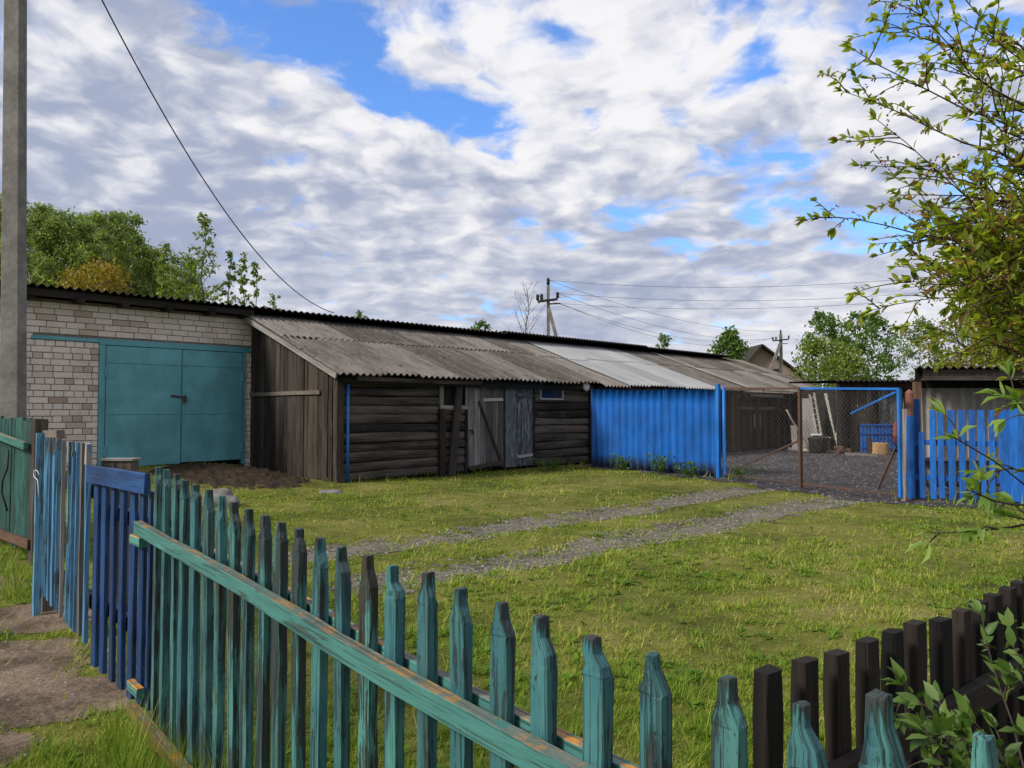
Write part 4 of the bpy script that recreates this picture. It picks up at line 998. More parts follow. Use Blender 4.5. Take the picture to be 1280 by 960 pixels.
# ---------------------------------------------------------------- blue picket fence right of the gate
Q0, Q1 = ground(1131, 625), ground(1278, 631); Q0.z = Q1.z = 0; QD = (Q1-Q0).normalized(); QN = Vector((-QD.y, QD.x, 0)); QN = QN if QN.dot(-Q0) > 0 else -QN
bk = thing('slat_fence', 'bright blue slatted fence with uneven slats right of the mesh gate', 'fence', Q0)
def qp(px):
    d = ray(px, 512); r = d.x/d.y; return Q0+QD*((r*Q0.y-Q0.x)/(QD.x-r*QD.y))
for px, ty, w in ((1137.3, 519.5, 9), (1151.4, 540, 6.6), (1165, 512.5, 6.8), (1175.6, 512.5, 6.8), (1188.8, 512.5, 7.8), (1201.8, 512.5, 7.3), (1214.7, 512.5, 7.3), (1227.4, 512.5, 7.8), (1239, 512.5, 6.2), (1255, 512.5, 12.5), (1267, 511, 10), (1278.5, 511, 11), (1290, 511, 11), (1302, 511, 11), (1314, 512, 11), (1328, 512, 9), (1344, 512, 9), (1360, 512, 9)):
    p = qp(px); mb = MB(); mb.board(p+UP*random.uniform(.02, .05), p+UP*zat(ty, p.y)+QD*random.gauss(0, .008), w*p.y/960, .022, QD+QN*random.gauss(0, .03), n=5, jit=.001, ch=.003); mb.build('slat', M['bright_blue_paint'], bk)
for z in (.96, .38):
    mb = MB(); mb.board(Q0-QN*.04+UP*z, Q0-QN*.04+QD*3.4+UP*(z-.03), .085, .04, UP, n=6, jit=.002); mb.build('rail', M['bright_blue_paint'], bk)
p = qp(1137.5)-QN*.14; mb = MB(); rz = zat(510, p.y); tz = zat(489, p.y)
mb.tube([p-UP*.1, p+UP*rz], .062, 12); mb.tube([p+UP*rz, p+UP*(tz-.03), p+UP*tz, p+UP*(tz+.03)], [.066, .066, .045, .012], 16)
o = mb.build('pipe_post', M['red_iron'], None, False, loc=p); tag(o, 'rust red steel pipe post with a conical cap behind the blue slats', 'post')
a = ground(1129, 627); mb = MB(); mb.board(Vector((a.x, a.y, -.1)), at(1130.5, 511, a.y), .065, .05, QD, n=6, jit=.003); o = mb.build('pole', M['grey_wood'], None, loc=a); tag(o, 'bare grey wooden pole standing between the mesh gate and the blue slats', 'pole')
p = qp(1147)-QN*.30; mb = MB(); mb.board(p, p+UP*1.68, .10, .04, QD, n=5, jit=.002); o = mb.build('blue_post', M['bright_blue_paint'], None, loc=p); tag(o, 'blue plank post standing behind the short blue slat', 'post')

# ---------------------------------------------------------------- grey corrugated shed at the right
rs = thing('corrugated_shed', 'low shed walled with grey corrugated sheets behind the blue slatted fence', 'shed', (9.5, 15, 0))
y0 = 15.0; X0, X1 = at(1151, 500, y0).x, 14.5
mb = MB(); x = X0; i = 0
while x < X1:
    w = 1.12; dz = Vector((0, -.006*(i % 2), 0)); fn, us, vv = corr(Vector((x, y0, 1.92))+dz, Vector((x+w+.05, y0, 1.92))+dz, Vector((x, y0, .02))+dz, Vector((x+w+.05, y0, .02))+dz, .20, .026, .008, Vector((0, -1, 0)), 5, phase=2*math.pi*(x-X0)/.2)
    mb.sheet(fn, us, vv, .008); x += w; i += 1
mb.build('wall', M['slate_wall'], rs, True)
mb = MB(); mb.board((X0-.05, y0+.1, 2.0), (X1, y0+.1, 2.0), .62, .03, UP); mb.build('upper_wall', M['dark_wood'], rs)
zf = zat(469, y0-.5); mb = MB(); mb.board((X0-.22, y0-.5, zf), (X1, y0-.5, zf+.03), .20, .05, UP, n=8, jit=.003); o = mb.build('fascia', M['post_wood'], rs)
mb = MB(); zf += .14; fn, us, vv = corr(Vector((X0-.50, y0-.62, zf)), Vector((X1, y0-.62, zf+.03)), Vector((X0+2.1, y0+3.4, zf-.15)), Vector((X1+2, y0+3.4, zf-.12)), .16, .024, .01, UP, 3); mb.sheet(fn, us, vv, .01); mb.build('roof', M['slate_dark'], rs, True)
mb = MB(); p = at(1146, 500, y0-.4); mb.board((p.x, p.y, -.1), (p.x, p.y, zf-.26), .11, .10, (1, 0, 0), n=5, jit=.003); mb.build('post', M['brown_wood'], rs)
mb = MB(); mb.board((X0+.02, y0+.03, 1.05), (X0+2.3, y0+3.3, 1.0), 2.1, .04, UP); mb.build('side_wall', M['dark_wood'], rs)
mb = MB(); mb.board((X0+2.3, y0+3.3, 1.0), (X1+2, y0+3.3, 1.0), 2.1, .04, UP); mb.build('back_wall', M['dark_wood'], rs)
mb = MB(); mb.board((X0-.1, y0-.12, .55), (X1-2, y0-.12, .55), .05, .30, UP, n=5, jit=.003); mb.build('bench_board', M['grey_wood'], rs)
# dark workshop at the back of the yard
yw = 27.0
ws = thing('workshop', 'low dark workshop at the back of the yard with a few pale planks', 'shed', (12.6, yw, 0))
xa, xb = at(1045, 500, yw).x, 17.5; zt_ = zat(476, yw-.5)
mb = MB(); x = xa
while x < xb:
    w = random.uniform(.18, .3)
    mb.board((x+w/2, yw+random.gauss(0, .015), -.05), (x+w/2, yw, 2.35), w-.015, .03, (1, 0, 0), n=4, jit=.004); x += w
mb.build('front_wall', M['board_wood'], ws)
mb = MB(); mb.board((xa, yw-.12, 2.33), (xb, yw-.12, 2.33), .22, .10, UP, n=6, jit=.004); mb.build('beam', M['brown_wood'], ws)
mb = MB(); fn, us, vv = corr(Vector((xa-.25, yw-.55, zt_)), Vector((xb, yw-.55, zt_)), Vector((xa-.25, yw+4, zt_+.1)), Vector((xb, yw+4, zt_+.1)), .18, .03, .01, UP, 3); mb.sheet(fn, us, vv, .01); mb.build('roof', M['slate_dark'], ws, True)
for px, w, z0, z1 in ((1102, .26, .95, 2.2), (1108, .12, .7, 2.2), (1113.5, .16, 1.0, 2.2), (1119, .30, .8, 2.2), (1125, .18, .6, 2.2)):
    x = at(px, 500, yw).x; mb = MB(); mb.board((x, yw-.05, z0), (x, yw-.05, z1), w, .025, (1, 0, 0), n=6, jit=.004); mb.build('pale_plank', M['whitish_door'], ws)
mb = MB()
for px in (1048, 1086): x = at(px, 500, yw-.3).x; mb.board((x, yw-.3, -.1), (x, yw-.3, 2.4), .12, .12, (1, 0, 0), n=4, jit=.004)
mb.build('posts', M['dark_wood'], ws)
mb = MB(); mb.board((xa, yw+.1, 1.1), (xa, yw+4, 1.1), 2.3, .04, UP); mb.build('side_wall', M['dark_wood'], ws)

# ---------------------------------------------------------------- things standing in the back yard
g = ground(1097, 566.5); yb = g.y; bp2 = thing('low_fence', 'small bright blue slatted panel in front of the dark workshop', 'fence panel', (g.x, yb, 0))
x0, x1 = at(1075, 550, yb).x, at(1119, 550, yb).x; zt2 = zat(529, yb); n = 10; wv = (x1-x0)/n
for i in range(n):
    mb = MB(); x = x0+wv*(i+.5); mb.board((x, yb, .03), (x, yb, zt2-.02+random.gauss(0, .01)), wv*.68, .022, (1, 0, 0), n=3, jit=.001); mb.build('slat', M['bright_blue_paint'], bp2)
for z in (zt2-.06, zt2-.35, .2):
    mb = MB(); mb.board((x0, yb-.03, z), (x1, yb-.03, z+(.0)), .06, .03, UP); mb.build('rail', M['bright_blue_paint'], bp2)
g = ground(1101, 568.5); mb = MB(); mb.tube([g+UP*0, g+UP*.05, g+UP*.36, g+UP*.40], [.27, .26, .25, .235], 16); o = mb.build('chopping_block', M['cut_wood'], None, True, loc=g); tag(o, 'round pale wooden chopping block before the small blue panel', 'chopping block')
g = ground(1088, 568); mb = MB(); mb.board(g, g+UP*.55+Vector((.03, .1, 0)), .13, .04, (1, 0, 0), n=4, jit=.002); o = mb.build('plank', M['brown_wood'], None, loc=g); tag(o, 'short brown plank upright beside the chopping block', 'plank')
g = at(1120, 550, yb-.15); g.z = 0; mb = MB()
n_ = 14; pts = [Vector((g.x, g.y, zat(544+3, yb)))+UP*t for t in np.linspace(0, .55, 6)]
mb.loft(pts, [(.085*math.cos(q)*(1+.15*math.sin(3*q)), .06*math.sin(q)) for q in np.linspace(0, 6.283, n_, endpoint=False)], Vector((1, 0, 0)), Vector((0, 1, 0)), [.9, 1.05, 1, .95, .8, .35], .006)
o = mb.build('orange_jacket', M['orange_cloth'], None, True, loc=g); tag(o, 'orange jacket hanging at the corner of the small blue panel', 'jacket'); 
mb = MB(); pts = [Vector((g.x+.03, g.y+.02, .32))+UP*t for t in np.linspace(0, .42, 5)]
mb.loft(pts, [(.12*math.cos(q)*(1+.12*math.sin(3*q)), .08*math.sin(q)) for q in np.linspace(0, 6.283, n_, endpoint=False)], Vector((1, 0, 0)), Vector((0, 1, 0)), [.7, .9, 1, .9, .8], .006)
mb.build('lining', M['maroon_cloth'], o, True)
def lean(name, p0, p1, Y0, Y1, w, mat, label, cat, z0=True):
    a = at(p0[0], p0[1], Y0); b = at(p1[0], p1[1], Y1); mb = MB(); mb.board(b, a, w, .035, (1, 0, 0), n=6, jit=.003); o = mb.build(name, M[mat], None, loc=b); return tag(o, label, cat)
g = ground(1051, 566); lean('leaning_board', (1032, 492), (1050, 565), g.y+.9, g.y, .11, 'pale_wood', 'long pale board leaning right of the ladder, outermost of its pair', 'board')
lean('leaning_board', (1038, 494), (1054, 564), g.y+1.0, g.y+.1, .09, 'grey_wood', 'long grey board leaning just right of the pale board', 'board')
yl = ground(1026, 566).y
la = thing('ladder', 'narrow wooden ladder leaning against the dark shed row', 'ladder', at(1024, 564, yl))
A0, A1 = at(1012, 493, yl+.8), at(1023, 556, yl); B0, B1 = at(1017.5, 491, yl+.8), at(1028.5, 556, yl)
for a, b in ((A0, A1), (B0, B1)): mb = MB(); mb.board(b, a, .06, .04, (1, 0, 0)); mb.build('stile', M['pale_wood'], la)
for t in np.linspace(.08, .95, 9): mb = MB(); mb.tube([A0.lerp(A1, t), B0.lerp(B1, t)], .018, 5); mb.build('rung', M['pale_wood'], la)
a, b = at(1006, 498, yl+.7), at(1013, 560, yl+.1); mb = MB(); mb.board(b, a, .50, .03, (1, 0, 0), n=6, jit=.004); o = mb.build('old_door_panel', M['grey_wood'], None, loc=b); tag(o, 'wide grey panel leaning behind the ladder', 'panel')
pts = [at(x, y, yl-.3) for x, y in ((983, 512), (990, 525), (1000, 541), (1008, 554), (1014, 566))]; mb = MB(); mb.tube(pts, .03, 6); o = mb.build('bent_pole', M['pale_wood'], None, True, loc=pts[-1]); tag(o, 'thin bent pole leaning left of the cauldron', 'pole')
g = ground(1023, 567); mb = MB(); mb.lathe(g, [(.17, 0), (.24, .06), (.31, .3), (.33, .5), (.35, .54), (.33, .55), (.28, .5)], 18); o = mb.build('cauldron', M['black_iron'], None, True, loc=g); tag(o, 'black round iron cauldron on the ground beside the bench', 'cauldron')
g = ground(1036, 566); g.y += .3; bn = thing('bench', 'small pale wooden bench with two legs beside the cauldron', 'bench', g)
mb = MB(); mb.board(g+Vector((-.45, 0, .52)), g+Vector((.15, 0, .52)), .3, .04, (0, 1, 0)); mb.build('seat', M['pale_wood'], bn)
for dx in (-.4, .1): mb = MB(); mb.board(g+Vector((dx+.06, 0, 0)), g+Vector((dx, 0, .50)), .09, .05, (1, 0, 0)); mb.build('leg', M['grey_wood'], bn)
g = at(1020, 543.5, yl+.1); mb = MB(); mb.box(g, (.30, .22, .07)); o = mb.build('white_basin', M['white_paint'], None, loc=g, bevel=.02); tag(o, 'white enamel basin standing over the cauldron', 'basin')
g = ground(1055, 568); 
for i, (dx, dy, l, r, an) in enumerate(((0, 0, .5, .09, .3), (.15, .15, .42, .08, 1.3), (-.1, .1, .38, .07, 2.0))):
    p = g+Vector((dx, dy, r+.02+.12*(i == 2))); d = Vector((math.cos(an), math.sin(an), .05)); mb = MB(); mb.tube([p-d*l/2, p, p+d*l/2], [r, r*1.05, r*.95], 9)
    o = mb.build('firewood_log', M['brown_wood'], None, loc=p); tag(o, 'short brown log in the little pile below the leaning boards', 'log', 'split logs below the leaning boards')
a, b = ground(985, 563), ground(1045, 567); mb = MB(); mb.board(a+UP*.05, b+UP*.05, .12, .05, UP, n=5, jit=.003); o = mb.build('ground_plank', M['pale_wood'], None, loc=a); tag(o, 'pale plank lying on the ground under the leaning boards', 'plank')
a, b = ground(1056, 569), ground(1098, 571); mb = MB(); mb.board(a+UP*.04, b+UP*.04, .10, .05, UP, n=5, jit=.003); o = mb.build('ground_plank', M['grey_wood'], None, loc=a); tag(o, 'grey plank lying flat before the chopping block', 'plank')
lean('leaning_plank', (992, 532), (994, 562), yl+.3, yl, .2, 'grey_wood', 'short wide grey plank leaning left of the bent pole', 'plank')

# ---------------------------------------------------------------- far house, power poles, wires
hb = at(962, 512, 90); hb.z = 0; hs = thing('brick_house', 'mauve brick house with a steep gable and one dark window behind the sheds', 'house', hb)
zA, zE = zat(432.5, 90), zat(470, 90)-.6; xl, xr = at(915, 450, 90).x, at(1008, 450, 90).x; xm = at(950, 450, 90).x
mb = MB(); V = []
for y in (90, 102): V += [(xl, y, -.2), (xr, y, -.2), (xr, y, zE), (xm, y, zA), (xl, y, zE)]
mb.add(V, [(0, 1, 2, 3, 4), (5, 9, 8, 7, 6), (0, 4, 9, 5), (1, 6, 7, 2)], V); mb.build('wall', M['house_brick'], hs)
mb = MB()
for a, sgn in ((xl, -1), (xr, 1)):
    p = Vector((xm, 0, zA+.1)); q = Vector((a, 0, zE+.1)); d = (q-p); q = q+d*.12
    for k in (0,): mb.board(Vector((p.x, 95.7, p.z)), Vector((q.x, 95.7, q.z)), 13.2, .22, (0, 1, 0))
mb.build('roof', M['slate_dark'], hs)
x0, x1 = at(963, 465, 90).x, at(971.5, 465, 90).x; z0, z1 = zat(472, 90), zat(461, 90)
mb = MB(); mb.board(((x0+x1)/2, 89.96, z0), ((x0+x1)/2, 89.96, z1), x1-x0+.25, .10, (1, 0, 0)); wn = mb.build('window', M['slate_dark'], hs)
mb = MB(); mb.board(((x0+x1)/2, 89.88, z0+.1), ((x0+x1)/2, 89.88, z1-.1), x1-x0, .04, (1, 0, 0)); mb.build('pane', M['glass'], wn)
def pole(px, ytop, Y, label, wpx, arm, brace):
    b = at(px, 512, Y); b.z = 0; t = thing('utility_pole', label, 'utility pole', b); zt_ = zat(ytop, Y); w = wpx/2*Y/960
    mb = MB(); mb.loft([b-UP*.5, b+UP*zt_], [(-w, -w), (w, -w), (w, w), (-w, w)], Vector((1, 0, 0)), Vector((0, 1, 0)), [1.1, .85]); mb.build('shaft', M['concrete'], t)
    (xa, ya), (xb, yb_) = arm; a_, c_ = at(xa, ya, Y-.2), at(xb, yb_, Y-.2); mb = MB(); mb.board(a_, c_, .14, .12, UP); mb.build('cross_arm', M['black_iron'], t)
    ins = []
    for q in (a_, c_, a_.lerp(c_, .2)):
        mb = MB(); mb.lathe(q+UP*.05, [(.05, 0), (.10, .08), (.08, .2), (.11, .28), (.05, .38)], 8); mb.build('insulator', M['black_iron'], t, True); ins.append(q+UP*.35)
    mb = MB(); q = b+UP*(zt_); mb.lathe(q, [(.05, 0), (.11, .1), (.08, .25), (.11, .32), (.04, .45)], 8); mb.build('insulator', M['black_iron'], t, True); ins.append(q+UP*.3)
    q = b+UP*(zt_-1.1); mb = MB(); mb.board(q, q+Vector((.7, -.2, .0)), .08, .06, UP); mb.build('bracket', M['black_iron'], t); ins.append(q+Vector((.7, -.2, 0)))
    (xa, ya), (xb, yb_) = brace; mb = MB(); p0 = at(xa, ya, Y-.3); p1 = at(xb, yb_, Y-.5); d = (p1-p0); p1 = p0+d*((p0.z+.3)/-d.z); mb.board(p0, p1, w*1.9, w*1.8, (1, 0, 0)); mb.build('brace', M['concrete'], t)
    return ins
i1 = pole(685.5, 356, 45, 'concrete power pole with a cross arm and right-hand brace behind the shed roofs', 4.2, ((672, 377), (697, 374)), ((686, 386), (694, 416)))
i2 = pole(977, 417, 85, 'concrete power pole with a slanting brace in front of the far brick house', 3.6, ((966, 426), (986, 424)), ((975, 430), (961, 470)))
for k, (a, b, s) in enumerate(((i1[3], i2[3], .9), (i1[1], i2[1], 1.3), (i1[4], i2[0], 1.6), (i1[0], i2[2], 1.4))):
    cable(a, b, s, .011, 'thin power line sagging between the two braced concrete poles', group='wires between the two far poles')
for k, (a, z, s) in enumerate(((i1[3], 8.9, .9), (i1[1], 8.2, .9), (i1[4], 7.95, .85))):
    b = Vector((28.5+k*.5, 36.5, z)); cable(a, b, s, .009, ['upper power line running right from the braced pole past the tree', 'middle power line running right from the cross arm past the tree', 'lower power line running right from the bracket past the tree'][k])

# ---------------------------------------------------------------- trees
def leaves(pos, size, mat, name, parent, up=.3, loc=(0, 0, 0)):
    n = len(pos); d = rng.normal(0, 1, (n, 3)); d /= np.linalg.norm(d, axis=1)[:, None]; d[:, 2] -= .25
    nr = rng.normal(0, 1, (n, 3)); nr[:, 2] += up*3; sd_ = np.cross(d, nr); sd_ /= np.linalg.norm(sd_, axis=1)[:, None]+1e-9; nn = np.cross(sd_, d)
    s = (size*(.6+.8*rng.random(n)))[:, None]
    V = np.stack([pos, pos+d*s*.5+sd_*s*.30+nn*s*.06, pos+d*s, pos+d*s*.5-sd_*s*.30+nn*s*.06], 1)
    Fa = (np.array([[0, 1, 2], [0, 2, 3]])[None]+4*np.arange(n)[:, None, None]).reshape(-1, 3)
    return tri_mesh(name, V.reshape(-1, 3), Fa, M[mat], np.repeat(rng.random(n), 4), parent, loc)
def tree(name, label, cat, base, H, W, nl, ls, mat, bark='bark', shape='oval', clear=.2, limbs=26, clump=.13, group=None, tr=.018, droop=0.0, up=.35, sub=6, lmin=.3, el_=(.2, .75)):
    base = Vector(base); t = thing(name, label, cat, base, group); mb = MB(); pts = [base]; n = 9; b = Vector((random.gauss(0, .02), random.gauss(0, .02), 0))
    for i in range(1, n): pts.append(base+UP*(H*i/(n-1))+b*(H*i/(n-1))+Vector((random.gauss(0, .012)*H, random.gauss(0, .012)*H, 0))*(i < n-1))
    mb.tube(pts, [max(.006*H*.3, H*tr*(1-.93*i/(n-1))) for i in range(n)], 7); P = []
    for k in range(limbs):
        h = clear+(1-clear)*((k+.5)/limbs)**.9; q = pts[min(int(h*(n-1)), n-2)].lerp(pts[min(int(h*(n-1))+1, n-1)], h*(n-1) % 1)
        prof = {'oval': math.sin(math.pi*min(1, .12+.88*(h-clear)/(1-clear)*.93+.02))**.7, 'cone': (1-(h-clear)/(1-clear))**.8*.95+.08, 'birch': .35+.65*math.sin(math.pi*((h-clear)/(1-clear))**.75)}[shape]
        a = k*2.4+random.gauss(0, .4); L = W*prof*random.uniform(.6, 1.15); el = random.uniform(*el_)
        d = Vector((math.cos(a), math.sin(a), el)).normalized(); e1 = q+d*L*.55; e2 = q+d*L+UP*(-droop*L)
        mb.tube([q, e1, e2], [H*tr*.35*(1-.6*h), H*tr*.2*(1-.6*h), H*tr*.06], 5, caps=False)
        for j in range(sub):
            u = random.uniform(lmin, 1); c = q.lerp(e1, u*2) if u < .5 else e1.lerp(e2, u*2-1)
            td = (d+rdir()*.9).normalized(); tl = L*random.uniform(.15, .4); tip = c+td*tl-UP*droop*tl
            mb.tube([c, tip], [H*tr*.07, H*tr*.025], 4, caps=False); P.append((tip, c, random.uniform(.5, 1.5)))
    mb.build('trunk', M[bark], t, True)
    if nl:
        w = np.array([p[2] for p in P]); idx = rng.choice(len(P), nl, p=w/w.sum()); T = np.array([tuple(p[0]) for p in P]); C = np.array([tuple(p[1]) for p in P])
        u = rng.random(nl)[:, None]**.6; pos = C[idx]*(1-u)+T[idx]*u+rng.normal(0, clump*W*.5, (nl, 3))*np.array([1, 1, .8]); leaves(pos, ls, mat, 'crown', t, up)
    return t
def place(proto, base, sc, rz, label, group=None):
    c = copy_tree(proto); c.location = base; c.scale = (sc[0], sc[0], sc[1]); c.rotation_euler.z = rz; c['label'] = label
    if group: c['group'] = group
    return c
def bpos(px, Y): p = at(px, 512, Y); p.z = 0; return p
# birch wood on the left
FG = 'trees of the wood behind the brick garage'
FL = ['tall green birch with an airy crown in the wood behind the garage', 'dense mid green tree in the wood behind the garage', 'dark green slender tree in the wood behind the garage']
pr = [tree('birch_tree', FL[0], 'tree', bpos(148, 66), 17, 2.6, 12000, .22, 'forest_leaf', 'birch_bark', 'birch', .25, 36, .20, FG, .009, .3),
      tree('forest_tree', FL[1], 'tree', bpos(60, 70), 17, 3.3, 14000, .24, 'forest_leaf', 'bark', 'birch', .15, 30, .25, FG, .010),
      tree('forest_tree', FL[2], 'tree', bpos(100, 74), 18, 2.2, 11000, .22, 'forest_leaf', 'bark', 'birch', .2, 28, .22, FG, .009, .2)]
for px, Y, ty, k in ((-75, 68, 262, 1), (-40, 76, 250, 0), (-8, 66, 262, 2), (18, 74, 256, 1), (38, 64, 262, 0), (78, 64, 285, 1), (88, 80, 272, 0), (112, 72, 280, 2), (128, 64, 272, 0), (165, 76, 300, 1), (176, 66, 312, 0), (48, 88, 258, 2), (190, 80, 330, 2), (204, 70, 335, 1), (120, 90, 280, 1), (222, 76, 342, 0)):
    hgt = zat(ty, Y); s = hgt/(17 if k < 2 else 18); place(pr[k], bpos(px, Y), (min(1.0, s*1.05), s), random.random()*6.28, FL[k], FG)
for px, ty, k in ((148, 268, 0), (60, 274, 1), (100, 278, 2)): Y = (66, 70, 74)[k]; s = zat(ty, Y)/(17, 17, 18)[k]; pr[k].scale = (s, s, s)
tree('ochre_bush', 'low ochre yellow bush just above the garage roof', 'bush', bpos(125, 27), zat(338, 27), 1.9, 5200, .12, 'ochre_leaf', shape='oval', clear=.1, clump=.25, limbs=30)
tree('ochre_bush', 'ochre yellow bush above the garage roof, the one nearer the concrete pole', 'bush', bpos(98, 28), zat(344, 28), 1.2, 2600, .12, 'ochre_leaf', shape='oval', clear=.1, clump=.25)
tree('poplar_sapling', 'slim bright green sapling rising over the garage roof', 'tree', bpos(207, 30), zat(303, 30), .75, 1700, .13, 'young_leaf', shape='cone', clear=.2, clump=.22, tr=.008)
tree('young_tree', 'round light green young tree behind the garage roof', 'tree', bpos(222, 32), zat(325, 32), 1.4, 3600, .13, 'young_leaf', shape='oval', clear=.15, clump=.2, tr=.010)
tree('young_tree', 'sparse light green young tree left of the tall bare-topped tree', 'tree', bpos(240, 31), zat(318, 31), 1.2, 1800, .13, 'young_leaf', shape='oval', clear=.15, clump=.2, tr=.010)
tree('sparse_tree', 'tall half-bare young tree with its thin tip above the garage roof', 'tree', bpos(262, 25), zat(271, 25), 1.15, 900, .12, 'young_leaf', shape='cone', clear=.45, clump=.10, tr=.008, limbs=26, sub=4, el_=(.7, 1.6))
tree('sparse_tree', 'sparse leafy sapling right of the tall bare-topped tree', 'tree', bpos(281, 25), zat(312, 25), .65, 480, .12, 'young_leaf', shape='cone', clear=.4, clump=.12, tr=.008, limbs=16, sub=4, el_=(.7, 1.6))
tree('sparse_tree', 'sparse leafy sapling where the garage roof meets the brown slate', 'tree', bpos(299, 26), zat(314, 26), .6, 420, .13, 'young_leaf', shape='cone', clear=.45, clump=.14, tr=.008, limbs=16, sub=4, el_=(.7, 1.6))
tree('sparse_tree', 'slanting leafy sapling tip farthest right over the garage roof', 'tree', bpos(316, 26), zat(326, 26), .5, 300, .13, 'young_leaf', shape='cone', clear=.6, clump=.14, tr=.008, limbs=12, sub=3, el_=(.7, 1.6))
tree('small_tree', 'tiny leafy tree tip above the brown roof near the cable end', 'tree', bpos(340, 28), zat(368, 28), .35, 160, .12, 'young_leaf', clear=.75, tr=.008, limbs=10)
tree('small_tree', 'small leafy tree top peeking over the roof left of the bare tree', 'tree', bpos(598, 50), zat(404, 50), 1.1, 700, .20, 'tree_leaf', clear=.6, tr=.010)
tree('small_tree', 'small leafy tree top peeking over the roof, middle of the brown roof', 'tree', bpos(446, 45), zat(391, 45), .8, 350, .20, 'pale_leaf', clear=.7, tr=.010)
tree('small_tree', 'small leafy tree top peeking over the roof left of the round green tree', 'tree', bpos(832, 60), zat(419, 60), .8, 500, .22, 'tree_leaf', clear=.6, tr=.010)
tree('bare_tree', 'leafless grey tree behind the roofs beside the braced pole', 'tree', bpos(656, 40), zat(362, 40), 1.9, 0, .1, 'tree_leaf', shape='oval', clear=.35, tr=.010, limbs=30, sub=7, el_=(1.0, 2.2))
tree('round_tree', 'round bright green tree between the shed roofs and the brick house', 'tree', bpos(916, 75), zat(416, 75), 1.8, 4600, .32, 'tree_leaf', clear=.25, clump=.3, tr=.012)
tree('grove_tree', 'tall loose green tree behind the workshop, leftmost of the grove', 'tree', bpos(1034, 50), zat(394, 50), 1.9, 3200, .22, 'tree_leaf', shape='oval', clear=.2, clump=.2, tr=.010)
tree('grove_tree', 'tall loose green tree behind the workshop, right of the tallest of the grove', 'tree', bpos(1098, 52), zat(398, 52), 1.7, 2600, .22, 'tree_leaf', shape='oval', clear=.2, clump=.2, tr=.010)
tree('grove_tree', 'tallest loose green tree in the middle of the grove behind the workshop', 'tree', bpos(1070, 54), zat(392, 54), 1.6, 2600, .22, 'tree_leaf', shape='oval', clear=.2, clump=.2, tr=.010)
tree('bush', 'bright green bush standing between the brick house and the workshop roof', 'bush', bpos(1036, 40), zat(430, 40), 1.8, 5000, .16, 'young_leaf', shape='oval', clear=.08, clump=.3)
tree('bush', 'pale young green bush against the left edge of the workshop roof', 'bush', bpos(1058, 38), zat(446, 38), 1.3, 3000, .16, 'young_leaf', shape='oval', clear=.08, clump=.3)
tree('pale_tree', 'pale hazy tree with thin leaves behind the gap between the two right roofs', 'tree', bpos(1150, 62), zat(402, 62), 2.0, 2600, .22, 'pale_leaf', shape='oval', clear=.25, clump=.2, tr=.010)
tree('willow_tree', 'yellow green willow with dense hanging twigs above the right shed roof', 'tree', bpos(1256, 21), zat(352, 21), 2.0, 17000, .10, 'willow_leaf', shape='oval', clear=.3, limbs=38, clump=.18, tr=.014, droop=.5)
tree('willow_tree', 'yellow green willow at the right edge of the photo above the right shed', 'tree', bpos(1330, 20), zat(340, 20), 1.9, 11000, .10, 'willow_leaf', shape='oval', clear=.3, limbs=34, clump=.18, tr=.014, droop=.5)
# ---------------------------------------------------------------- leafy twigs close to the camera
LT = np.array([(0, 0, 0), (-.20, .30, .04), (0, .32, -.02), (.20, .30, .04), (-.19, .62, .03), (0, .64, -.05), (.19, .62, .03), (0, 1, -.14)])
LF = np.array([(0, 2, 1), (0, 3, 2), (1, 2, 5), (1, 5, 4), (2, 3, 6), (2, 6, 5), (4, 5, 7), (5, 6, 7)])
class Foliage:
    def __init__(s): s.p = []; s.d = []; s.n = []; s.l = []; s.w = []
    def leaf(s, p, d, up, l, w=1.0): s.p.append(tuple(p)); s.d.append(tuple(d)); s.n.append(tuple(up)); s.l.append(l); s.w.append(w)
    def build(s, name, mat, parent):
        p, d, n = (np.array(k) for k in (s.p, s.d, s.n)); l = np.array(s.l)[:, None, None]; w = np.array(s.w)[:, None, None]
        d /= np.linalg.norm(d, axis=1)[:, None]; sd = np.cross(d, n); sd /= np.linalg.norm(sd, axis=1)[:, None]+1e-9; nn = np.cross(sd, d); k = len(p)
        cv = rng.normal(1, .8, (k, 1, 1)); V = p[:, None]+(sd[:, None]*LT[None, :, :1]*w+d[:, None]*LT[None, :, 1:2]+nn[:, None]*LT[None, :, 2:3]*cv)*l
        return tri_mesh(name, V.reshape(-1, 3), (LF[None]+8*np.arange(k)[:, None, None]).reshape(-1, 3), M[mat], np.repeat(rng.random(k), 8), parent, smooth=True)
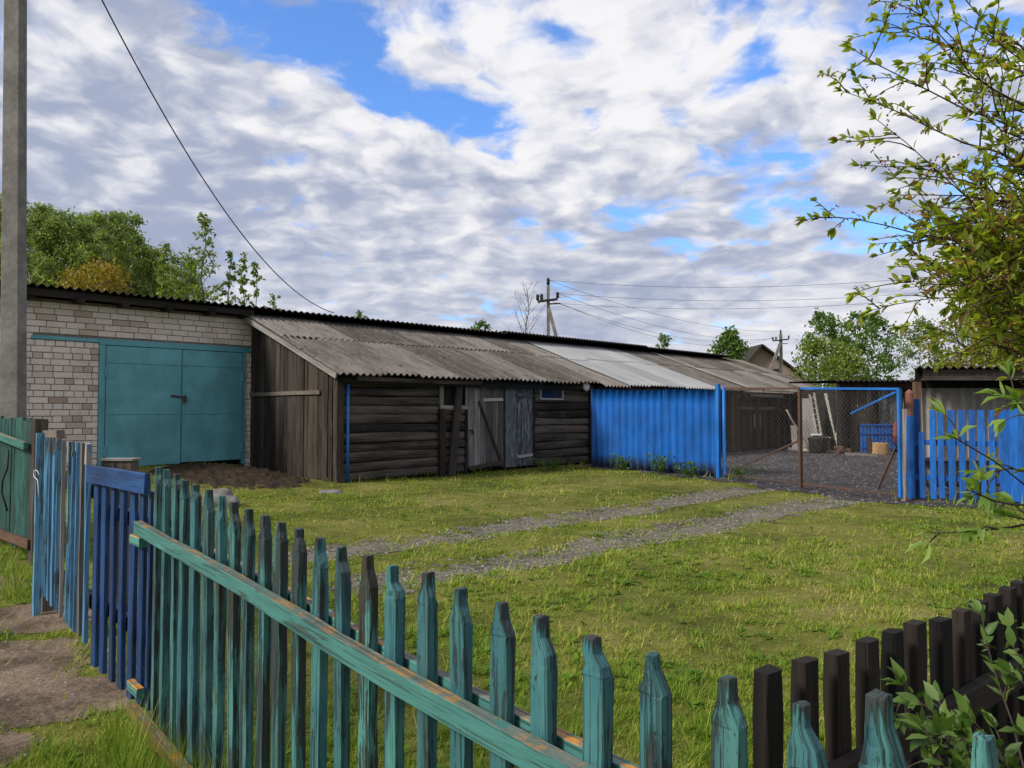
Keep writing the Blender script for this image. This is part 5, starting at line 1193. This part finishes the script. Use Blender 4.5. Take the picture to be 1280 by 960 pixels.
def branch(mb, fo, a, b, r0, lf, sag=.06, twigs=8, tl=.35, n=12, start=.3, dens=1.0, buds=None, r1=.0012, depth=1, wid=1.0):
    """A crooked branch from a to b carrying twigs and leaves."""
    a, b = Vector(a), Vector(b); L = (b-a).length; pts = []; o1 = rdir()*L*.05; o2 = rdir()*L*.03
    for i in range(n):
        t = i/(n-1); pts.append(a.lerp(b, t)+o1*math.sin(math.pi*t)+o2*math.sin(2.3*math.pi*t)+UP*sag*L*math.sin(math.pi*t)+rdir()*L*.006)
    mb.tube(pts, [r0+(r1-r0)*(i/(n-1))**.8 for i in range(n)], 6)
    def along(t): k = min(int(t*(n-1)), n-2); return pts[k].lerp(pts[k+1], t*(n-1)-k), (pts[k+1]-pts[k]).normalized()
    step = .026/dens; t = start if depth else .15
    while t < 1.0:
        p, d = along(min(t, .999)); dd = (d*.75+rdir()*.75+UP*.1).normalized()
        if random.random() < .8: fo.leaf(p, dd, (UP+rdir()*.7), lf*random.uniform(.5, 1.15), wid)
        if buds is not None and random.random() < .10:
            q = p; e = p+(rdir()+UP*.3).normalized()*lf*1.2
            for k in range(6): c = q.lerp(e, k/6)+rdir()*.004; buds.tube([c, c+rdir()*.007], [.0028, .0018], 4)
        t += step/L*random.uniform(.6, 1.5)
    p, d = along(.99)
    for k in range(4): fo.leaf(p, (d+rdir()*.55), UP+rdir()*.6, lf*random.uniform(.7, 1.2), wid)
    if depth:
        for k in range(twigs):
            t = start+(1-start)*random.random()**.85*.97; p, d = along(t); dr = (d*.8+rdir()*.75).normalized()
            branch(mb, fo, p, p+dr*tl*random.uniform(.35, 1.0)*(1.15-t*.6), r0*.4*(1-t*.6)+.001, lf, .03, 0, 0, 6, 0, dens, buds, depth=0, wid=wid)
# bird cherry leaning in from the right
CT = Vector((2.75, 2.85, 0)); ch = thing('cherry_tree', 'bird cherry tree leaning in from the right with dark twigs and half-open leaves', 'tree', CT)
mb = MB(); fo = Foliage(); bd = MB()
tp = [CT, CT+Vector((-.05, 0, .9)), CT+Vector((-.12, .05, 1.7)), CT+Vector((-.1, .1, 2.4)), CT+Vector((-.2, .1, 3.3)), CT+Vector((-.25, .2, 4.2))]
mb.tube(tp, [.075, .065, .055, .045, .03, .012], 9)
for (px, py, Y, h, r, tw, tl, st) in ((1006, 266, 2.6, 1.75, .012, 5, .22, .48), (1048, 108, 2.7, 2.2, .013, 11, .40, .38), (1072, 62, 2.6, 2.3, .013, 10, .38, .35), (1088, 160, 2.5, 2.1, .012, 12, .42, .3),
        (1095, 25, 2.75, 2.5, .012, 10, .40, .35), (1120, 3, 2.6, 2.5, .012, 11, .42, .35), (1160, -40, 2.7, 2.7, .012, 11, .42, .3), (1130, 205, 2.45, 2.0, .012, 12, .40, .25), (1118, 238, 2.9, 2.0, .011, 9, .34, .3),
        (1085, 383, 2.6, 1.6, .010, 6, .26, .42), (1130, 345, 2.4, 1.7, .011, 12, .36, .2), (1150, 300, 2.7, 1.8, .011, 13, .40, .2), (1165, 395, 2.5, 1.5, .010, 9, .30, .2), (1185, 270, 2.4, 1.9, .011, 13, .42, .15),
        (1120, 312, 2.8, 1.8, .010, 9, .32, .25), (1200, 130, 2.4, 2.3, .011, 12, .42, .15), (1210, 350, 2.3, 1.6, .010, 12, .36, .1), (1205, 210, 2.7, 2.1, .011, 13, .42, .1), (1180, 80, 2.8, 2.4, .011, 12, .42, .15),
        (1225, 30, 2.5, 2.5, .011, 12, .42, .15), (1232, 300, 2.6, 1.9, .010, 13, .40, .1), (1250, 380, 2.4, 1.6, .010, 10, .34, .1), (1215, 240, 2.9, 2.0, .010, 13, .42, .1), (1262, 160, 2.6, 2.3, .010, 10, .42, .1), (1180, 330, 2.9, 1.8, .010, 12, .38, .15)):
    a = CT+Vector((-.1, .05, h)); branch(mb, fo, a, at(px, py, Y), r*.65, .039, random.uniform(-.05, .06), int(tw*(1.25 if py < 140 else 1.9)), tl, 14, st, 1.45, bd)
for k in range(20):
    px, py = random.uniform(1165, 1275), random.choice((random.uniform(180, 330), random.uniform(230, 430), random.uniform(250, 440))); Y = random.uniform(2.3, 3.3); px = max(px, 1150+abs(py-300)*.12)
    branch(mb, fo, CT+Vector((-.1, .1, 1.2+(430-py)/300)), at(px, py, Y), .008, .043, .03, 16, .38, 12, .15, 1.5, bd)
mb.build('branches', M['twig'], ch, True); fo.build('leaves', 'cherry_leaf', ch); bd.build('flower_buds', M['bud'], ch, True)
# light green sprigs of a shrub at the right edge
SH = Vector((1.62, 1.55, 0)); sh = thing('sprig_shrub', 'young shrub at the right edge with large pale green leaves before the blue slats', 'shrub', SH)
mb = MB(); fo = Foliage()
for a, b, r, st, dn in ((SH+UP*.0, at(1330, 600, 1.5), .008, .7, .5), (SH+UP*.9, at(1195, 548, 1.35), .0035, .62, .35), (at(1330, 660, 1.5), at(1172, 668, 1.38), .0035, .45, .4), (at(1320, 640, 1.45), at(1210, 615, 1.35), .003, .3, .5), (at(1330, 600, 1.5), at(1222, 590, 1.4), .003, .4, .45), (SH+UP*1.2, at(1256, 488, 1.6), .003, .7, .8), (at(1340, 560, 1.6), at(1268, 500, 1.55), .003, .5, .8), (at(1345, 700, 1.5), at(1258, 640, 1.42), .003, .3, .5)):
    branch(mb, fo, a, b, r, .046, .02, 2, .10, 10, st, dn*1.15, None, wid=.68)
mb.build('stems', M['twig'], sh, True); fo.build('leaves', 'sprig_leaf', sh)
# dark tarred picket fence
dk = thing('dark_fence', 'black tarred fence of square flat-topped pickets at the lower right', 'fence', (.58, 1.77, 0))
D0 = Vector((.58, 1.77, 0)); D1 = Vector((1.80, 2.72, 0)); DD = (D1-D0).normalized(); DN = Vector((DD.y, -DD.x, 0))
def dline(px): d = ray(px, 512); r = d.x/d.y; return D0+DD*((r*D0.y-D0.x)/(DD.x-r*DD.y))
for px, ty, w in ((953.5, 832, .067), (1000, 819, .065), (1042, 809, .065), (1077.5, 794, .063), (1109, 783, .059), (1138, 772, .063), (1172, 767, .069), (1196, 757, .057), (1217, 746, .059), (1236.5, 737, .055), (1254, 729, .055), (1269, 721, .055), (1284, 714, .057), (1298, 708, .057), (1311, 702, .057), (1323, 696, .057)):
    p = dline(px); z = at(px, ty+6, p.y).z; mb = MB(); a = (DD+DN*random.gauss(0, .06)).normalized()
    mb.board(p+UP*.05, p+UP*z+DD*random.gauss(0, .006), w, .040, a, n=9, jit=.0012, ch=.004, scale=[random.uniform(.97, 1.02) for _ in range(8)]+[.95]); mb.build('picket', M['tar_wood'], dk)
for z, o in ((.60, .042), (.18, .042)):
    mb = MB(); mb.board(D0-DD*.05+DN*o+UP*z, D1+DD*1.0+DN*o+UP*(z+.06), .085, .035, UP, n=12, jit=.0015, ch=.004); mb.build('rail', M['tar_wood'], dk)
# shrub in the corner between the two fences
SB2 = Vector((1.30, 1.62, 0)); sb = thing('leafy_shrub', 'green leafy shrub in the bottom right corner in front of the black fence', 'shrub', SB2)
mb = MB(); fo = Foliage()
for (px, py, Y) in ((1112, 880, 1.45), (1128, 862, 1.5), (1165, 880, 1.4), (1180, 905, 1.45), (1140, 915, 1.35), (1160, 940, 1.35), (1200, 925, 1.5), (1230, 930, 1.6), (1250, 945, 1.45), (1275, 905, 1.6), (1290, 870, 1.7), (1230, 770, 1.95), (1262, 790, 1.9), (1276, 760, 2.0)):
    b = at(px, py, Y); a = SB2+Vector((random.gauss(0, .04), random.gauss(0, .04), .0)); branch(mb, fo, a, b, .005, .046, .12, 3, .13, 10, .72, .8, None)
mb.build('stems', M['twig'], sb, True); fo.build('leaves', 'shrub_leaf', sb)
# weeds at the foot of the blue sheets and by the gate
def weed(c, n, h, label):
    t = thing('weed_clump', label, 'weeds', c, 'weed clumps along the blue sheets'); mb = MB(); fo = Foliage()
    for i in range(n):
        b = c+Vector((random.gauss(0, .18), random.gauss(0, .12), h*random.uniform(.5, 1))); a = c+Vector((random.gauss(0, .10), random.gauss(0, .06), 0)); branch(mb, fo, a, b, .004, .075, .0, 2, .15, 6, .1, .5, None)
    mb.build('stems', M['weed_leaf'], t, True); fo.build('leaves', 'weed_leaf', t)
for px, py, n, h, lb in ((822, 592, 14, .45, 'tallest dark green weeds at the foot of the blue sheets'), (776, 588, 12, .35, 'low green weeds at the left end of the blue sheets'), (862, 596, 12, .3, 'low green weeds at the right end of the blue sheets'), (926, 601, 9, .3, 'small weed tuft beside the blue gate post'), (690, 588, 14, .28, 'bushy weeds before the glazed shed window')):
    weed(ground(px, py), n, h, lb)
